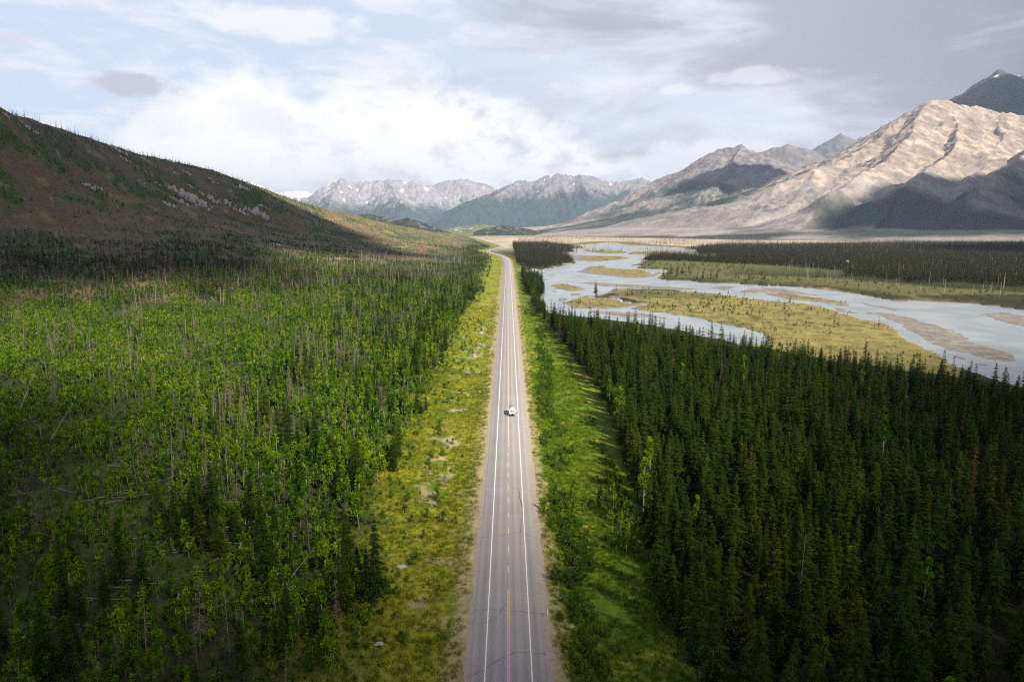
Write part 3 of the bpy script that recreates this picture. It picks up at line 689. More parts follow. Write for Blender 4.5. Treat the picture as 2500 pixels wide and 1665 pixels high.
def build_road():
    ys = np.concatenate([np.arange(-300, 400, 2.0), np.arange(400, 4200, 6.0)])
    cx = road_x(ys); rng = np.random.default_rng(4)
    wl = -6.0 + 0.14 * perlin(ys / 5, ys * 0, 5); wr = 5.85 + 0.16 * perlin(ys / 5, ys * 0 + 7, 6)
    dx = np.gradient(cx, ys); nx = 1 / np.sqrt(1 + dx * dx); ny = -dx * nx
    # cross-section: buried edge, edge, crown, edge, buried edge
    offs = [(wl - 0.5, -0.45), (wl, -0.02), (np.zeros_like(ys), 0.05), (wr, -0.02), (wr + 0.5, -0.45)]
    v = np.empty((len(ys), 5, 3))
    for k, (o, z) in enumerate(offs): v[:, k] = np.column_stack([cx + nx * o, ys + ny * o, np.full(len(ys), z)])
    i = (np.arange(len(ys) - 1) * 5)[:, None]; k = np.arange(4)[None, :]
    f = np.stack([i + k, i + k + 1, i + k + 6, i + k + 5], -1).reshape(-1, 4)
    road = tag(link('road', mesh_np('road', v.reshape(-1, 3), f, mats=(asphalt_mat(),))), kind='structure')
    gm = plain('shoulder_gravel', (0.30, 0.255, 0.215), 0.95, 0.1, vary=0.35, scale=1.3)
    jl = 1.0 + 0.5 * perlin(ys / 7, ys * 0 + 3, 8); jr = 1.5 + 0.7 * perlin(ys / 7, ys * 0 + 5, 9)
    strip('gravel_shoulder', ys, -6.3 - jl, -5.7, -0.46, gm, road, -0.05); strip('gravel_shoulder', ys, 5.5, 6.1 + jr, -0.05, gm, road, -0.46)
    def crown(o): return 0.05 - 0.0118 * abs(o)
    wp = plain('white_road_paint', (0.74, 0.71, 0.70), 0.6, 0.3, vary=0.18, scale=0.8); yp = plain('yellow_road_paint', (0.62, 0.40, 0.11), 0.6, 0.3, vary=0.22, scale=0.8)
    yl = np.concatenate([np.arange(-300, 400, 4.0), np.arange(400, 4200, 8.0)])
    strip('edge_line', yl, -3.79, -3.62, crown(3.7) + 0.006, wp, road); strip('edge_line', yl, 3.62, 3.79, crown(3.7) + 0.006, wp, road)
    y0 = zc_to_y(132.8)
    yy = np.arange(-300, y0 + 0.1, 4.0); yy = np.append(yy, y0)
    strip('centre_line', yy, -0.20, -0.06, 0.058, yp, road); strip('centre_line', yy, 0.06, 0.20, 0.058, yp, road)
    fade = plain('worn_yellow_paint', (0.62, 0.47, 0.24), 0.7, 0.2, vary=0.25, scale=0.5)
    y = zc_to_y(140.3) - 1.5
    while y < zc_to_y(221):
        strip('centre_dash', np.array([y, y + 3.0]), -0.08, 0.08, 0.058, fade, road); y += 9.0
    strip('centre_line', np.append(np.arange(zc_to_y(222.6), 900, 6.0), 900), -0.10, 0.10, 0.058, fade, road)
    y = 905
    while y < 1300: strip('centre_dash', np.array([y, y + 3.0]), -0.10, 0.10, 0.058, fade, road); y += 9.0
    # sealed cracks
    cm = plain('dark_crack_sealant', (0.085, 0.078, 0.080), 0.8, 0.2)
    def crack(pts, w=0.09):
        pts = [Vector((a, b, 0)) for a, b in pts]; fine = []
        for a, b in zip(pts[:-1], pts[1:]):
            n = max(2, int((b - a).length / 0.5))
            for q in range(n): p = a.lerp(b, q / n); fine.append((p.x + rng.normal(0, 0.05), p.y + rng.normal(0, 0.10)))
        fine.append((pts[-1].x, pts[-1].y)); fp = np.array(fine)
        tg = np.gradient(fp, axis=0); nn = np.column_stack([-tg[:, 1], tg[:, 0]]); nn /= np.linalg.norm(nn, axis=1)[:, None] + 1e-6
        ww = w * (0.6 + 0.8 * rng.random(len(fp)))[:, None] * 0.5
        Lp, Rp = fp - nn * ww, fp + nn * ww; v = np.empty((2 * len(fp), 3)); v[0::2, :2] = Lp; v[1::2, :2] = Rp
        v[:, 2] = 0.05 - 0.0118 * np.abs(v[:, 0]) + 0.003
        i = np.arange(len(fp) - 1) * 2
        link('crack', mesh_np('crack', v, np.stack([i, i + 1, i + 3, i + 2], -1), mats=(cm,)), road)
    def z8(pts): return [tuple(P(700 + a / 2.355, 1200 + b / 2.355, 0.0)[:2]) for a, b in pts]
    def z6(pts): return [tuple(P(900 + a / 3.136, 800 + b / 3.136, 0.0)[:2]) for a, b in pts]
    crack(z8([(1115, 262), (1180, 262), (1260, 248), (1345, 236), (1425, 262)])); crack(z8([(1345, 236), (1350, 180), (1358, 100), (1340, 40), (1338, 0)]), 0.11)
    crack(z8([(1080, 678), (1160, 676), (1230, 682), (1330, 690), (1480, 704)]), 0.08); crack(z8([(1262, 640), (1232, 684), (1215, 715), (1160, 745), (1090, 765)]), 0.08)
    crack(z8([(1055, 1060), (1140, 1020), (1200, 975), (1270, 945), (1320, 920), (1490, 932)]), 0.10); crack(z8([(1272, 380), (1274, 460), (1268, 550), (1262, 640)]), 0.06)
    crack(z8([(1130, 125), (1250, 123), (1350, 126)]), 0.05); crack(z6([(885, 1212), (1060, 1220), (1150, 1235), (1260, 1245)]), 0.10); crack(z6([(1150, 1235), (1160, 1310), (1182, 1370)]), 0.12)
    crack(z6([(930, 915), (1060, 918), (1200, 916)]), 0.07); crack(z6([(1150, 830), (1185, 800), (1210, 795)]), 0.08); crack(z6([(945, 718), (1060, 720), (1190, 715)]), 0.07)
    crack(z6([(985, 430), (1070, 436), (1170, 430)]), 0.08)
    for y in (330, 372, 418, 471, 530, 590):
        crack([(-5.6, y), (-2, y + rng.normal(0, 0.6)), (2, y + rng.normal(0, 0.6)), (5.4, y + rng.normal(0, 0.8))], 0.08)
    return road
build_road()

# ------------------------------------------------------------------ camper van, seen from behind
def build_camper():
    pr = P(1250.3, 1016.5, 0.05); root = empty('camper_van', (pr[0], pr[1], 0.05))
    tag(root, 'white camper van driving away in the right lane of the road', 'camper van')
    white = plain('camper_white', (0.76, 0.75, 0.73), 0.35, 0.5, vary=0.04); dark = plain('dark_glass', (0.02, 0.022, 0.026), 0.1, 0.6)
    rub = plain('tyre_rubber', (0.02, 0.02, 0.02), 0.9, 0.1); blk = plain('black_plastic', (0.03, 0.03, 0.03), 0.6, 0.3)
    red = plain('red_lamp', (0.45, 0.02, 0.015), 0.3, 0.5); grey = plain('grey_roof_fitting', (0.52, 0.53, 0.54), 0.5, 0.4); roofm = plain('dimmed_roof', (0.33, 0.335, 0.345), 0.6, 0.3)
    steel = plain('wheel_steel', (0.45, 0.45, 0.46), 0.35, 0.5, 0.8)
    W = 2.34
    b = MB(); b.box((0, 2.45, 1.72), (W, 4.9, 2.15), 0.10); b.box((0, 5.2, 2.38), (W - 0.06, 1.3, 0.82), 0.16); body = b.build('body', white, root)
    b = MB(); b.box((0, 2.75, 2.815), (W - 0.12, 5.4, 0.05)); b.build('roof_panel', roofm, body)  # roof colour darkened; weaker light on top is put into it
    b = MB(); b.box((0, 5.6, 1.30), (2.0, 1.7, 1.25), 0.18); b.box((0, 6.7, 0.95), (1.95, 1.2, 0.75), 0.16); cab = b.build('cab', white, root)
    b = MB(); b.box((0, 6.47, 1.58), (1.72, 0.05, 0.5)); b.build('windscreen', dark, cab)
    for s in (-1, 1):
        b = MB(); b.box((s * 1.005, 5.75, 1.55), (0.03, 0.8, 0.45)); b.build('side_window', dark, cab)
        b = MB(); b.box((s * 1.20, 6.15, 1.45), (0.26, 0.12, 0.34), 0.03); b.tube([(s * 0.98, 6.15, 1.4), (s * 1.12, 6.15, 1.42)], [0.025, 0.025]); b.build('wing_mirror', blk, cab)
        b = MB(); b.box((s * (W / 2 + 0.006), 2.3, 1.95), (0.02, 1.1, 0.5)); b.build('side_window', dark, body)
        b = MB(); b.box((s * 0.98, -0.02, 0.98), (0.16, 0.05, 0.32)); b.build('tail_light', red, body)
        for yy in (1.25, 6.15):
            wl = empty('wheel', (s * 0.93, yy, 0.37)); wl.parent = root
            t = MB(); t.tube([(-0.13, 0, 0), (-0.10, 0, 0), (0.10, 0, 0), (0.13, 0, 0)], [0.30, 0.37, 0.37, 0.30], 18); t.build('tyre', rub, wl)
            t = MB(); t.tube([(-0.136, 0, 0), (0.136, 0, 0)], [0.2, 0.2], 14); t.build('rim', steel, wl)
    b = MB(); b.box((-0.02, -0.005, 1.95), (1.34, 0.05, 0.46)); rw = b.build('rear_window', dark, body)
    b = MB(); b.box((0.2, -0.035, 1.95), (0.36, 0.012, 0.38)); b.build('curtain', plain('dim_curtain', (0.14, 0.13, 0.13), 0.9), rw)
    b = MB(); b.box((0, 0.03, 0.52), (2.1, 0.26, 0.24), 0.05); b.build('rear_bumper', blk, root)
    b = MB(); b.box((0, 2.9, 0.52), (1.7, 5.4, 0.28)); b.build('chassis', blk, root)
    b = MB(); b.tube([(0.10, -0.12, 0.78), (0.10, 0.0, 0.78)], [0.33, 0.33], 16); b.build('spare_wheel', rub, root)
    b = MB(); b.box((-0.55, -0.02, 0.80), (0.46, 0.03, 0.14)); b.build('number_plate', white, body)
    b = MB(); b.box((0, 1.5, 2.94), (0.72, 0.9, 0.24), 0.08); b.build('roof_air_conditioner', white, root)
    b = MB(); b.box((0, 3.3, 2.89), (0.55, 0.55, 0.12), 0.03); b.build('roof_vent', grey, root)
    b = MB()
    for s in (-0.2, 0.2): b.tube([(0.86 + s * 0.9, -0.07, 0.9), (0.86 + s * 0.9, -0.07, 2.75)], [0.02, 0.02])
    for k in range(6): b.tube([(0.68, -0.07, 1.05 + k * 0.3), (1.04, -0.07, 1.05 + k * 0.3)], [0.015, 0.015])
    b.build('ladder', steel, root)
build_camper()

def build_post():
    p = P(700 + 1500 / 2.355, 1200 + 712 / 2.355, -0.3)
    o = empty('marker_post', (p[0], p[1], float(G(np.array([p[0]]), np.array([p[1]]))[0]) - 0.1))
    b = MB(); b.box((0, 0, 0.75), (0.16, 0.06, 1.5), 0.02); b.build('post', plain('white_plastic_post', (0.8, 0.8, 0.8), 0.5), o)
    b = MB(); b.box((0, -0.034, 1.32), (0.11, 0.012, 0.18)); b.build('reflector', plain('amber_reflector', (0.6, 0.35, 0.05), 0.3), o)
    tag(o, 'small white roadside marker post on the right shoulder', 'marker post')
build_post()

# ------------------------------------------------------------------ plants (meshes)
def conifer_mesh(seed, H, base, rad, levels, per, twigs, shape=0.85, gap=0.0, bare=1.0):
    """crown arrays: whorls of drooping branches carrying needle sprays; tint varies per spray, lighter towards the top, darker on hanging faces"""
    rng = np.random.default_rng(seed); V = []; Fc = []; Tn = []
    lean = rng.normal(0, 0.012, 2)
    def tri(a, b, c, t): k = len(V); V.extend([a, b, c]); Fc.append((k, k + 1, k + 2)); Tn.extend([t, t, t])
    ph = rng.random() * 6.28
    lob = rng.normal(0, 0.2, levels)
    for l in range(levels):
        f = (l + rng.normal(0, 0.25)) / levels; f = min(max(f, 0), 0.985)
        z = H * (base + (1 - base) * f)
        r0 = rad * ((1 - f) ** shape) * (0.62 + 0.38 * min(1, f * 5)) * (1 + lob[l]) + 0.10
        for b in range(per):
            if rng.random() < gap: continue
            az = ph + 6.283 * (b + rng.random() * 0.7) / per + l * 2.4
            L = r0 * rng.uniform(0.5, 1.25); d = np.array([math.cos(az), math.sin(az), 0]); s = np.array([-d[1], d[0], 0])
            up = 0.25 - 0.55 * (1 - f) + rng.normal(0, 0.10)
            o = np.array([lean[0] * z, lean[1] * z, z])
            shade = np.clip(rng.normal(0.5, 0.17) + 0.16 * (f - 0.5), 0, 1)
            pt = lambda q: o + d * L * q + np.array([0, 0, 1]) * L * (up * q - 0.22 * q * q)
            w = 0.17 * L + 0.10
            if twigs == 0:
                a = pt(0.08); m1 = pt(0.6) + s * w * 1.5; m2 = pt(0.6) - s * w * 1.5; e = pt(1.0)
                tri(a, m1, e, shade); tri(a, e, m2, shade * 0.9)
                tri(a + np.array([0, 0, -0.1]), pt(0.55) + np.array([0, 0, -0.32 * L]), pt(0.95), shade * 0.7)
                continue
            for k in range(twigs):
                q = (k + 0.7) / (twigs + 0.2); base_p = pt(q * 0.92)
                for sg in (-1, 1):
                    tl = w * 2.1 * (1.15 - q) + 0.16; tip = base_p + s * sg * tl * rng.uniform(0.7, 1.1) + d * tl * rng.uniform(0.4, 0.8) + np.array([0, 0, -tl * rng.uniform(0.15, 0.5)])
                    wd = 0.10 + 0.05 * L
                    tri(base_p - d * wd, base_p + d * wd * 0.9 + np.array([0, 0, -0.05]), tip, np.clip(shade + rng.normal(0, 0.12), 0, 1))
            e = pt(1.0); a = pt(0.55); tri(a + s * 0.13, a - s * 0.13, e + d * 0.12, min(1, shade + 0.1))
    # leader
    t = np.array([lean[0] * H, lean[1] * H, H])
    for k in range(3):
        a = k * 2.1; tri(t + np.array([math.cos(a) * .16, math.sin(a) * .16, -0.9]), t + np.array([math.cos(a + 2) * .16, math.sin(a + 2) * .16, -0.9]), t + np.array([0, 0, 0.25]), 0.6)
    return np.array(V), np.array(Fc), np.column_stack([Tn, Tn, Tn])
def trunk_arrays(H, r, n=6, lean=(0, 0), seg=4, seed=0, bend=0.0):
    rng = np.random.default_rng(seed); b = MB()
    pts = [(lean[0] * H * q + rng.normal(0, bend), lean[1] * H * q + rng.normal(0, bend), H * q - 0.4 * (q == 0)) for q in np.linspace(0, 1, seg)]
    b.tube(pts, [max(r * (1 - 0.88 * q), 0.012) for q in np.linspace(0, 1, seg)], n)
    return b
def leafy_arrays(seed, H, base, rx, clumps, leaves, ls, multi=1, top=0.6):
    """broadleaf crown: leaf-sized faces gathered in uneven clumps"""
    rng = np.random.default_rng(seed); V = []; Fc = []; Tn = []; cl = []
    for c in range(clumps):
        f = rng.random() ** 0.9; z = H * (base + (1 - base) * f)
        prof = math.sin(math.pi * min(0.12 + 0.88 * f, 1) ** top) if f < 1 else 0
        a = rng.random() * 6.283; q = rng.random() ** 0.5 * rx * (0.25 + 0.8 * prof) * 0.75
        cl.append((math.cos(a) * q, math.sin(a) * q, z, rx * rng.uniform(0.28, 0.52), np.clip(rng.normal(0.5, 0.2), 0.05, 0.95)))
    for (x, y, z, r, t) in cl:
        for k in range(leaves):
            d = rng.normal(0, 1, 3); d /= np.linalg.norm(d) + 1e-6; d *= r * rng.random() ** 0.4; d[2] *= 1.25
            p = np.array([x, y, z]) + d
            u = rng.normal(0, 1, 3); u /= np.linalg.norm(u); v = np.cross(u, rng.normal(0, 1, 3)); v /= np.linalg.norm(v) + 1e-6
            s = ls * rng.uniform(0.6, 1.3); k0 = len(V)
            V.extend([p - u * s, p + v * s * 0.55, p + u * s, p - v * s * 0.55]); Fc.append((k0, k0 + 1, k0 + 2, k0 + 3))
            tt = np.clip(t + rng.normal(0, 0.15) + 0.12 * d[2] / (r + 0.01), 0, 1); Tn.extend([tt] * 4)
    b = MB()
    for m in range(multi):
        a = rng.random() * 6.28; sp = 0.0 if multi == 1 else rx * 0.35
        b.tube([(math.cos(a) * sp * 0.2, math.sin(a) * sp * 0.2, -0.3), (math.cos(a) * sp * 0.7, math.sin(a) * sp * 0.7, H * 0.45), (math.cos(a) * sp + rng.normal(0, .1), math.sin(a) * sp + rng.normal(0, .1), H * 0.9)], [0.012 * H + 0.015, 0.008 * H + 0.012, 0.012], 5)
    for c in cl[::3]:
        b.tube([(0, 0, c[2] - r * 0.8 - 0.1 * H), (c[0], c[1], c[2])], [0.004 * H + 0.008, 0.008], 4, False)
    return np.array(V), np.array(Fc), np.column_stack([Tn, Tn, Tn]), b
def snag_arrays(seed, H, r, nb, brush):
    """dead standing trunk with bare branch stubs; brush > 0 keeps a tangle of dead twigs"""
    rng = np.random.default_rng(seed); lean = rng.normal(0, 0.03, 2)
    tr = trunk_arrays(H, r, 6, lean, 5, seed, 0.04); br = MB()
    for k in range(nb):
        f = rng.uniform(0.25, 0.98); z = H * f; a = rng.random() * 6.28; L = (1 - f) * 1.5 + rng.uniform(0.2, 0.7)
        d = np.array([math.cos(a), math.sin(a), rng.normal(-0.25, 0.3)]); o = np.array([lean[0] * z, lean[1] * z, z])
        br.tube([o, o + d * L * 0.6, o + d * L + np.array([0, 0, -0.15 * L])], [0.035, 0.022, 0.008], 3, False)
        for j in range(brush):
            p = o + d * L * rng.uniform(0.3, 0.95); e = p + rng.normal(0, 0.35, 3) * np.array([1, 1, 0.6]) + np.array([0, 0, -0.12])
            br.add([p + np.array([0.02, 0, 0.01]), p - np.array([0.02, 0, -0.01]), e], (), [(0, 1, 2)])
    return tr, br
def grass_arrays(seed, n, h, r):
    rng = np.random.default_rng(seed); V = []; Fc = []; Tn = []
    for k in range(n):
        a = rng.random() * 6.28; q = rng.random() ** 0.5 * r; p = np.array([math.cos(a) * q, math.sin(a) * q, -0.05]); b = rng.random() * 6.28
        w = np.array([math.cos(b), math.sin(b), 0]) * 0.045; hh = h * rng.uniform(0.5, 1.2); lean = np.array([rng.normal(0, 0.35), rng.normal(0, 0.35), 1.0]) * hh
        k0 = len(V); V.extend([p - w, p + w, p + lean]); Fc.append((k0, k0 + 1, k0 + 2)); t = rng.random(); Tn.extend([t * 0.6, t * 0.6, min(1, t + 0.2)])
    return np.array(V), np.array(Fc), np.column_stack([Tn, Tn, Tn])

def two_meshes(name, crown, crown_f, crown_t, tr, cm, tm, crown_name='crown'):
    """crown mesh, trunk mesh, and both joined for the uncountable rest"""
    c = mesh_np(name + '_crown', crown, crown_f, crown_t, (cm,)); t = tr.mesh(name + '_trunk', tm, True)
    tv = np.array(tr.v); n = len(crown)
    allv = np.vstack([crown, tv]); col = np.vstack([crown_t, np.full((len(tv), 3), 0.5)])
    fs = [crown_f]; mi = [np.zeros(len(crown_f), int)]
    if tr.f4: fs.append(np.array(tr.f4) + n); mi.append(np.ones(len(tr.f4), int))
    if tr.f3: fs.append(np.array(tr.f3) + n); mi.append(np.ones(len(tr.f3), int))
    j = mesh_np(name, allv, fs, col, (cm, tm), np.concatenate(mi))
    return c, t, j
KIND = {}
def reg(kind, triple): KIND.setdefault(kind, []).append(triple)
for s in range(7):
    rng = np.random.default_rng(900 + s); H = [17, 15, 19, 13, 16, 18, 14][s]
    base = [0.18, 0.28, 0.22, 0.12, 0.35, 0.30, 0.15][s]; rad = [3.3, 2.8, 3.5, 3.4, 2.7, 3.0, 3.6][s]
    v, f, t = conifer_mesh(100 + s, H, base, rad, 30, 6, 4, [1.0, 0.85, 1.05, 1.1, 0.8, 0.9, 1.1][s], 0.1)
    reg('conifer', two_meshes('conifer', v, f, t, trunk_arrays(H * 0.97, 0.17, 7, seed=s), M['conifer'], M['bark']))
v, f, t = conifer_mesh(150, 16, 0.2, 1.7, 30, 6, 3, 0.75, 0.25)
reg('brown', two_meshes('brown_conifer', v, f, t, trunk_arrays(15.5, 0.17, 7), M['brown_needles'], M['bark']))
for s in range(4):
    v, f, t = conifer_mesh(200 + s, [15, 13, 16, 12][s], 0.12, [1.7, 1.5, 1.6, 1.6][s], 12, 5, 0, 0.8, 0.1)
    reg('conifer_far', two_meshes('distant_conifer', v, f, t, trunk_arrays(12, 0.15, 4, seed=s), M['conifer_far'], M['bark']))
for s in range(6):
    H = [6.5, 5.2, 7.2, 4.5, 5.8, 6.2][s]
    v, f, t, b = leafy_arrays(300 + s, H, 0.28, [1.15, 1.25, 1.2, 1.15, 1.05, 1.35][s], 18, 26, 0.20)
    reg('aspen', two_meshes('young_aspen', v, f, t, b, M['aspen'], M['aspen_bark']))
for s in range(2):
    v, f, t, b = leafy_arrays(340 + s, [17, 13][s], 0.42, [2.0, 2.3][s], 34, 55, 0.20)
    reg('tall_aspen', two_meshes('aspen', v, f, t, b, M['aspen'], M['aspen_bark']))
for s in range(4):
    v, f, t, b = leafy_arrays(360 + s, [2.6, 2.0, 3.2, 1.6][s], 0.05, [1.1, 1.2, 1.0, 0.9][s], 12, 26, 0.15, multi=3)
    reg('bush', two_meshes('bush', v, f, t, b, M['bush'], M['bark']))
for s in range(3):
    v, f, t, b = leafy_arrays(380 + s, [3.0, 2.2, 4.0][s], 0.05, [1.5, 1.6, 1.3][s], 9, 9, 0.34, multi=1)
    reg('scrub', two_meshes('scrub', v, f, t, b, M['scrub'], M['bark']))
for s in range(7):
    H = [15, 12, 17, 10, 14, 13, 16][s]
    tr, br = snag_arrays(400 + s, H, [0.11, 0.09, 0.12, 0.09, 0.11, 0.12, 0.11][s], [30, 24, 50, 14, 60, 56, 22][s], [2, 1, 7, 0, 10, 9, 2][s])
    bv = np.array(br.v); bf = [np.array(a) for a in (br.f4, br.f3) if a]; tv = np.array(tr.v); n = len(bv)
    bt = np.full((n, 3), 0.4); tt = np.full((len(tv), 3), 0.6)
    cme = mesh_np('dead_branches', bv, bf, bt, (M['snag'],)); tme = mesh_np('dead_trunk', tv, [np.array(tr.f4), np.array(tr.f3)], tt, (M['snag'],), smooth=True)
    jme = mesh_np('dead_tree', np.vstack([bv, tv]), bf + [np.array(tr.f4) + n, np.array(tr.f3) + n], np.vstack([bt, tt]), (M['snag'],))
    reg('snag', (cme, tme, jme))
for s in range(3):
    b = MB(); H = [13, 11, 15][s]; b.tube([(0, 0, -0.5), (0.1, 0, H * 0.5), (0.2, 0.1, H)], [0.20, 0.15, 0.06], 3, False)
    rng = np.random.default_rng(460 + s)
    for k in range(9):
        z = H * rng.uniform(0.3, 0.95); a = rng.random() * 6.28; L = rng.uniform(0.5, 1.2); b.add([(0, 0, z + .1), (0, 0, z - .1), (math.cos(a) * L, math.sin(a) * L, z - 0.2)], (), [(0, 1, 2)])
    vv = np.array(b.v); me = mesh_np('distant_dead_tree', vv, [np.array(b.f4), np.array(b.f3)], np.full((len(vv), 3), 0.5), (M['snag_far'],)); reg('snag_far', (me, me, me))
for s in range(3):
    v, f, t = grass_arrays(480 + s, 26, [0.55, 0.75, 0.4][s], 0.55); me = mesh_np('grass_tuft', v, f, t, (M['grass'],)); reg('grass', (me, me, me)); me = mesh_np('lush_grass_tuft', v * np.array([1, 1, 1.25]), f, t, (M['lush'],)); reg('lush', (me, me, me))

# ------------------------------------------------------------------ scattering
def jitter(x0, x1, y0, y1, step, rng):
    xs = np.arange(x0, x1, step); ys = np.arange(y0, y1, step); X, Y = np.meshgrid(xs, ys); n = X.size
    return X.ravel() + rng.uniform(-0.48, 0.48, n) * step, Y.ravel() + rng.uniform(-0.48, 0.48, n) * step
def in_view(x, y, z, mx=120, my=160):
    px, py, zc = project(x, y, z); return (px > -mx) & (px < 2500 + mx) & (py < 1665 + my) & (y > 0)
class Scatter(dict): pass
def pts(kind, x, y, z, s, rng, tilt=0.02):
    n = len(x); k = len(KIND[kind]); s = np.broadcast_to(s, (n,))
    return dict(kind=kind, x=x, y=y, z=z, s=np.array(s, float), sz=np.array(s * rng.uniform(0.88, 1.15, n)), rz=rng.uniform(0, 6.283, n), tx=rng.normal(0, tilt, n), ty=rng.normal(0, tilt, n), v=rng.integers(0, k, n))
def cat(*ps):
    o = dict(kind=ps[0]['kind'])
    for k in ps[0]:
        if k != 'kind': o[k] = np.concatenate([p[k] for p in ps])
    return o
def sub(p, m): return {k: (v if k == 'kind' else v[m]) for k, v in p.items()}
def stuff(name, label, cat_, p):
    """one object for the rest of a kind: a point per plant, instanced by geometry nodes"""
    n = len(p['x']); me = bpy.data.meshes.new(name); me.vertices.add(n)
    me.vertices.foreach_set('co', np.column_stack([p['x'], p['y'], p['z']]).astype(np.float32).ravel())
    a = me.attributes.new('turn', 'FLOAT_VECTOR', 'POINT'); a.data.foreach_set('vector', np.column_stack([p['tx'], p['ty'], p['rz']]).astype(np.float32).ravel())
    a = me.attributes.new('size', 'FLOAT_VECTOR', 'POINT'); a.data.foreach_set('vector', np.column_stack([p['s'], p['s'], p['sz']]).astype(np.float32).ravel())
    a = me.attributes.new('pick', 'INT', 'POINT'); a.data.foreach_set('value', p['v'].astype(np.int32))
    cname = 'plants_' + p['kind']
    c = bpy.data.collections.get(cname)
    if c is None:
        c = bpy.data.collections.new(cname)
        for i, tr in enumerate(KIND[p['kind']]): c.objects.link(bpy.data.objects.new('%s_%02d' % (cname, i), tr[2]))
    o = link(name, me); g = bpy.data.node_groups.new(name, 'GeometryNodeTree')
    g.interface.new_socket('Geometry', in_out='INPUT', socket_type='NodeSocketGeometry'); g.interface.new_socket('Geometry', in_out='OUTPUT', socket_type='NodeSocketGeometry')
    N = g.nodes; gi = N.new('NodeGroupInput'); go = N.new('NodeGroupOutput'); ip = N.new('GeometryNodeInstanceOnPoints'); ci = N.new('GeometryNodeCollectionInfo')
    ci.inputs['Collection'].default_value = c; ci.inputs['Separate Children'].default_value = True; ci.inputs['Reset Children'].default_value = True
    def attr(nm, dt): q = N.new('GeometryNodeInputNamedAttribute'); q.data_type = dt; q.inputs['Name'].default_value = nm; return [s for s in q.outputs if s.enabled][0]
    er = N.new('FunctionNodeEulerToRotation')
    L = g.links; L.new(gi.outputs[0], ip.inputs['Points']); L.new(ci.outputs[0], ip.inputs['Instance']); ip.inputs['Pick Instance'].default_value = True
    L.new(attr('pick', 'INT'), ip.inputs['Instance Index']); L.new(attr('turn', 'FLOAT_VECTOR'), er.inputs[0]); L.new(er.outputs[0], ip.inputs['Rotation'])
    L.new(attr('size', 'FLOAT_VECTOR'), ip.inputs['Scale']); L.new(ip.outputs[0], go.inputs[0])
    md = o.modifiers.new('plants', 'NODES'); md.node_group = g
    return tag(o, label, cat_, kind='stuff')
def individuals(p, name, label, cat_, group, crown_name='crown', most=300):
    """the plants that show largest become things of their own; returns the rest"""
    px, py, zc = project(p['x'], p['y'], p['z'] + 4 * p['s'])
    see = (px > 5) & (px < 2495) & (py > 0) & (py < 1655) & (p['y'] > 0)
    size = np.where(see, p['s'] / zc, 0); idx = np.argsort(-size)[:most]; idx = idx[size[idx] > 0]
    for i in idx:
        c, t, j = KIND[p['kind']][p['v'][i]]
        root = empty(name, (p['x'][i], p['y'][i], p['z'][i])); root.rotation_euler = (p['tx'][i], p['ty'][i], p['rz'][i]); root.scale = (p['s'][i], p['s'][i], p['sz'][i])
        link('trunk', t, root); cr = link(crown_name, c, root); tag(root, label, cat_, group)
        if crown_name == 'dead_branches': tag(cr, kind='stuff')
    m = np.ones(len(p['x']), bool); m[idx] = False
    return sub(p, m)
def single(kind, v, px, py, s, name, label, cat_, group=None, crown_name='crown', rz=0.0, tilt=(0, 0)):
    q = hit(px, py); c, t, j = KIND[kind][v]
    root = empty(name, tuple(q), rz); root.scale = (s, s, s); root.rotation_euler = (tilt[0], tilt[1], rz)
    link('trunk', t, root); link(crown_name, c, root); return tag(root, label, cat_, group)

RNG = np.random.default_rng(7)
# ---- conifer forest right of the road
def forest_right():
    x, y = jitter(15, 620, -40, 720, 3.3, RNG)
    edge = np.interp(y, _fe_y, _fe_x) + 2.0 * fbm(x * 0, y / 18, 2, 81)
    z, zh, dr, b, g, v = G_full(x, y)
    dens = 0.80 + 0.5 * fbm(x / 30, y / 30, 2, 83)
    far_edge = LOWFLAT(x, y)
    tx_, ty_, _ = project(x, y, z + 12.0)
    keep = (ty_ > np.interp(tx_, [1300, 1340, 1700, 2000, 2300, 2500, 2900], [700, 748, 803, 850, 888, 925, 1000]) + RNG.normal(0, 5, len(x))) & (x > edge) & (b > 4) & (far_edge < -3) & (RNG.random(len(x)) < dens) & (x < 0.95 * y + 190)
    # belt of trees between road and river, further out
    x2, y2 = jitter(12, 95, 560, 1090, 3.4, RNG); e2 = np.interp(y2, _fe_y, _fe_x); z2, _, _, b2, _, _ = G_full(x2, y2)
    k2 = (x2 > e2) & (b2 > 0.8) & (b2 < 60) & (y2 > 720)
    x = np.concatenate([x[keep], x2[k2]]); y = np.concatenate([y[keep], y2[k2]]); z = np.concatenate([z[keep], z2[k2]])
    s = np.clip(RNG.normal(0.72, 0.17, len(x)), 0.25, 1.08)
    return pts('conifer', x, y, z, s, RNG)
fr = forest_right()
n_br = RNG.random(len(fr['x']))
asp = sub(fr, n_br < 0.016); dd = sub(fr, (n_br >= 0.03) & (n_br < 0.042)); bb = sub(fr, (n_br >= 0.05) & (n_br < 0.058)); fr = sub(fr, (n_br >= 0.058) | ((n_br > 0.016) & (n_br < 0.03)))
dd['kind'] = 'snag'; dd['v'] = dd['v'] % 7; bb['kind'] = 'brown'; bb['v'] = bb['v'] * 0
stuff('dead_forest_trees', 'bare dead trunks scattered through the dark forest', 'dead trees', dd); stuff('brown_conifers', 'brown dying conifers scattered through the dark forest', 'trees', bb)
asp['kind'] = 'tall_aspen'; asp['v'] = asp['v'] % 2; asp['s'] = asp['s'] * 0.95; asp['sz'] = asp['sz'] * 0.95
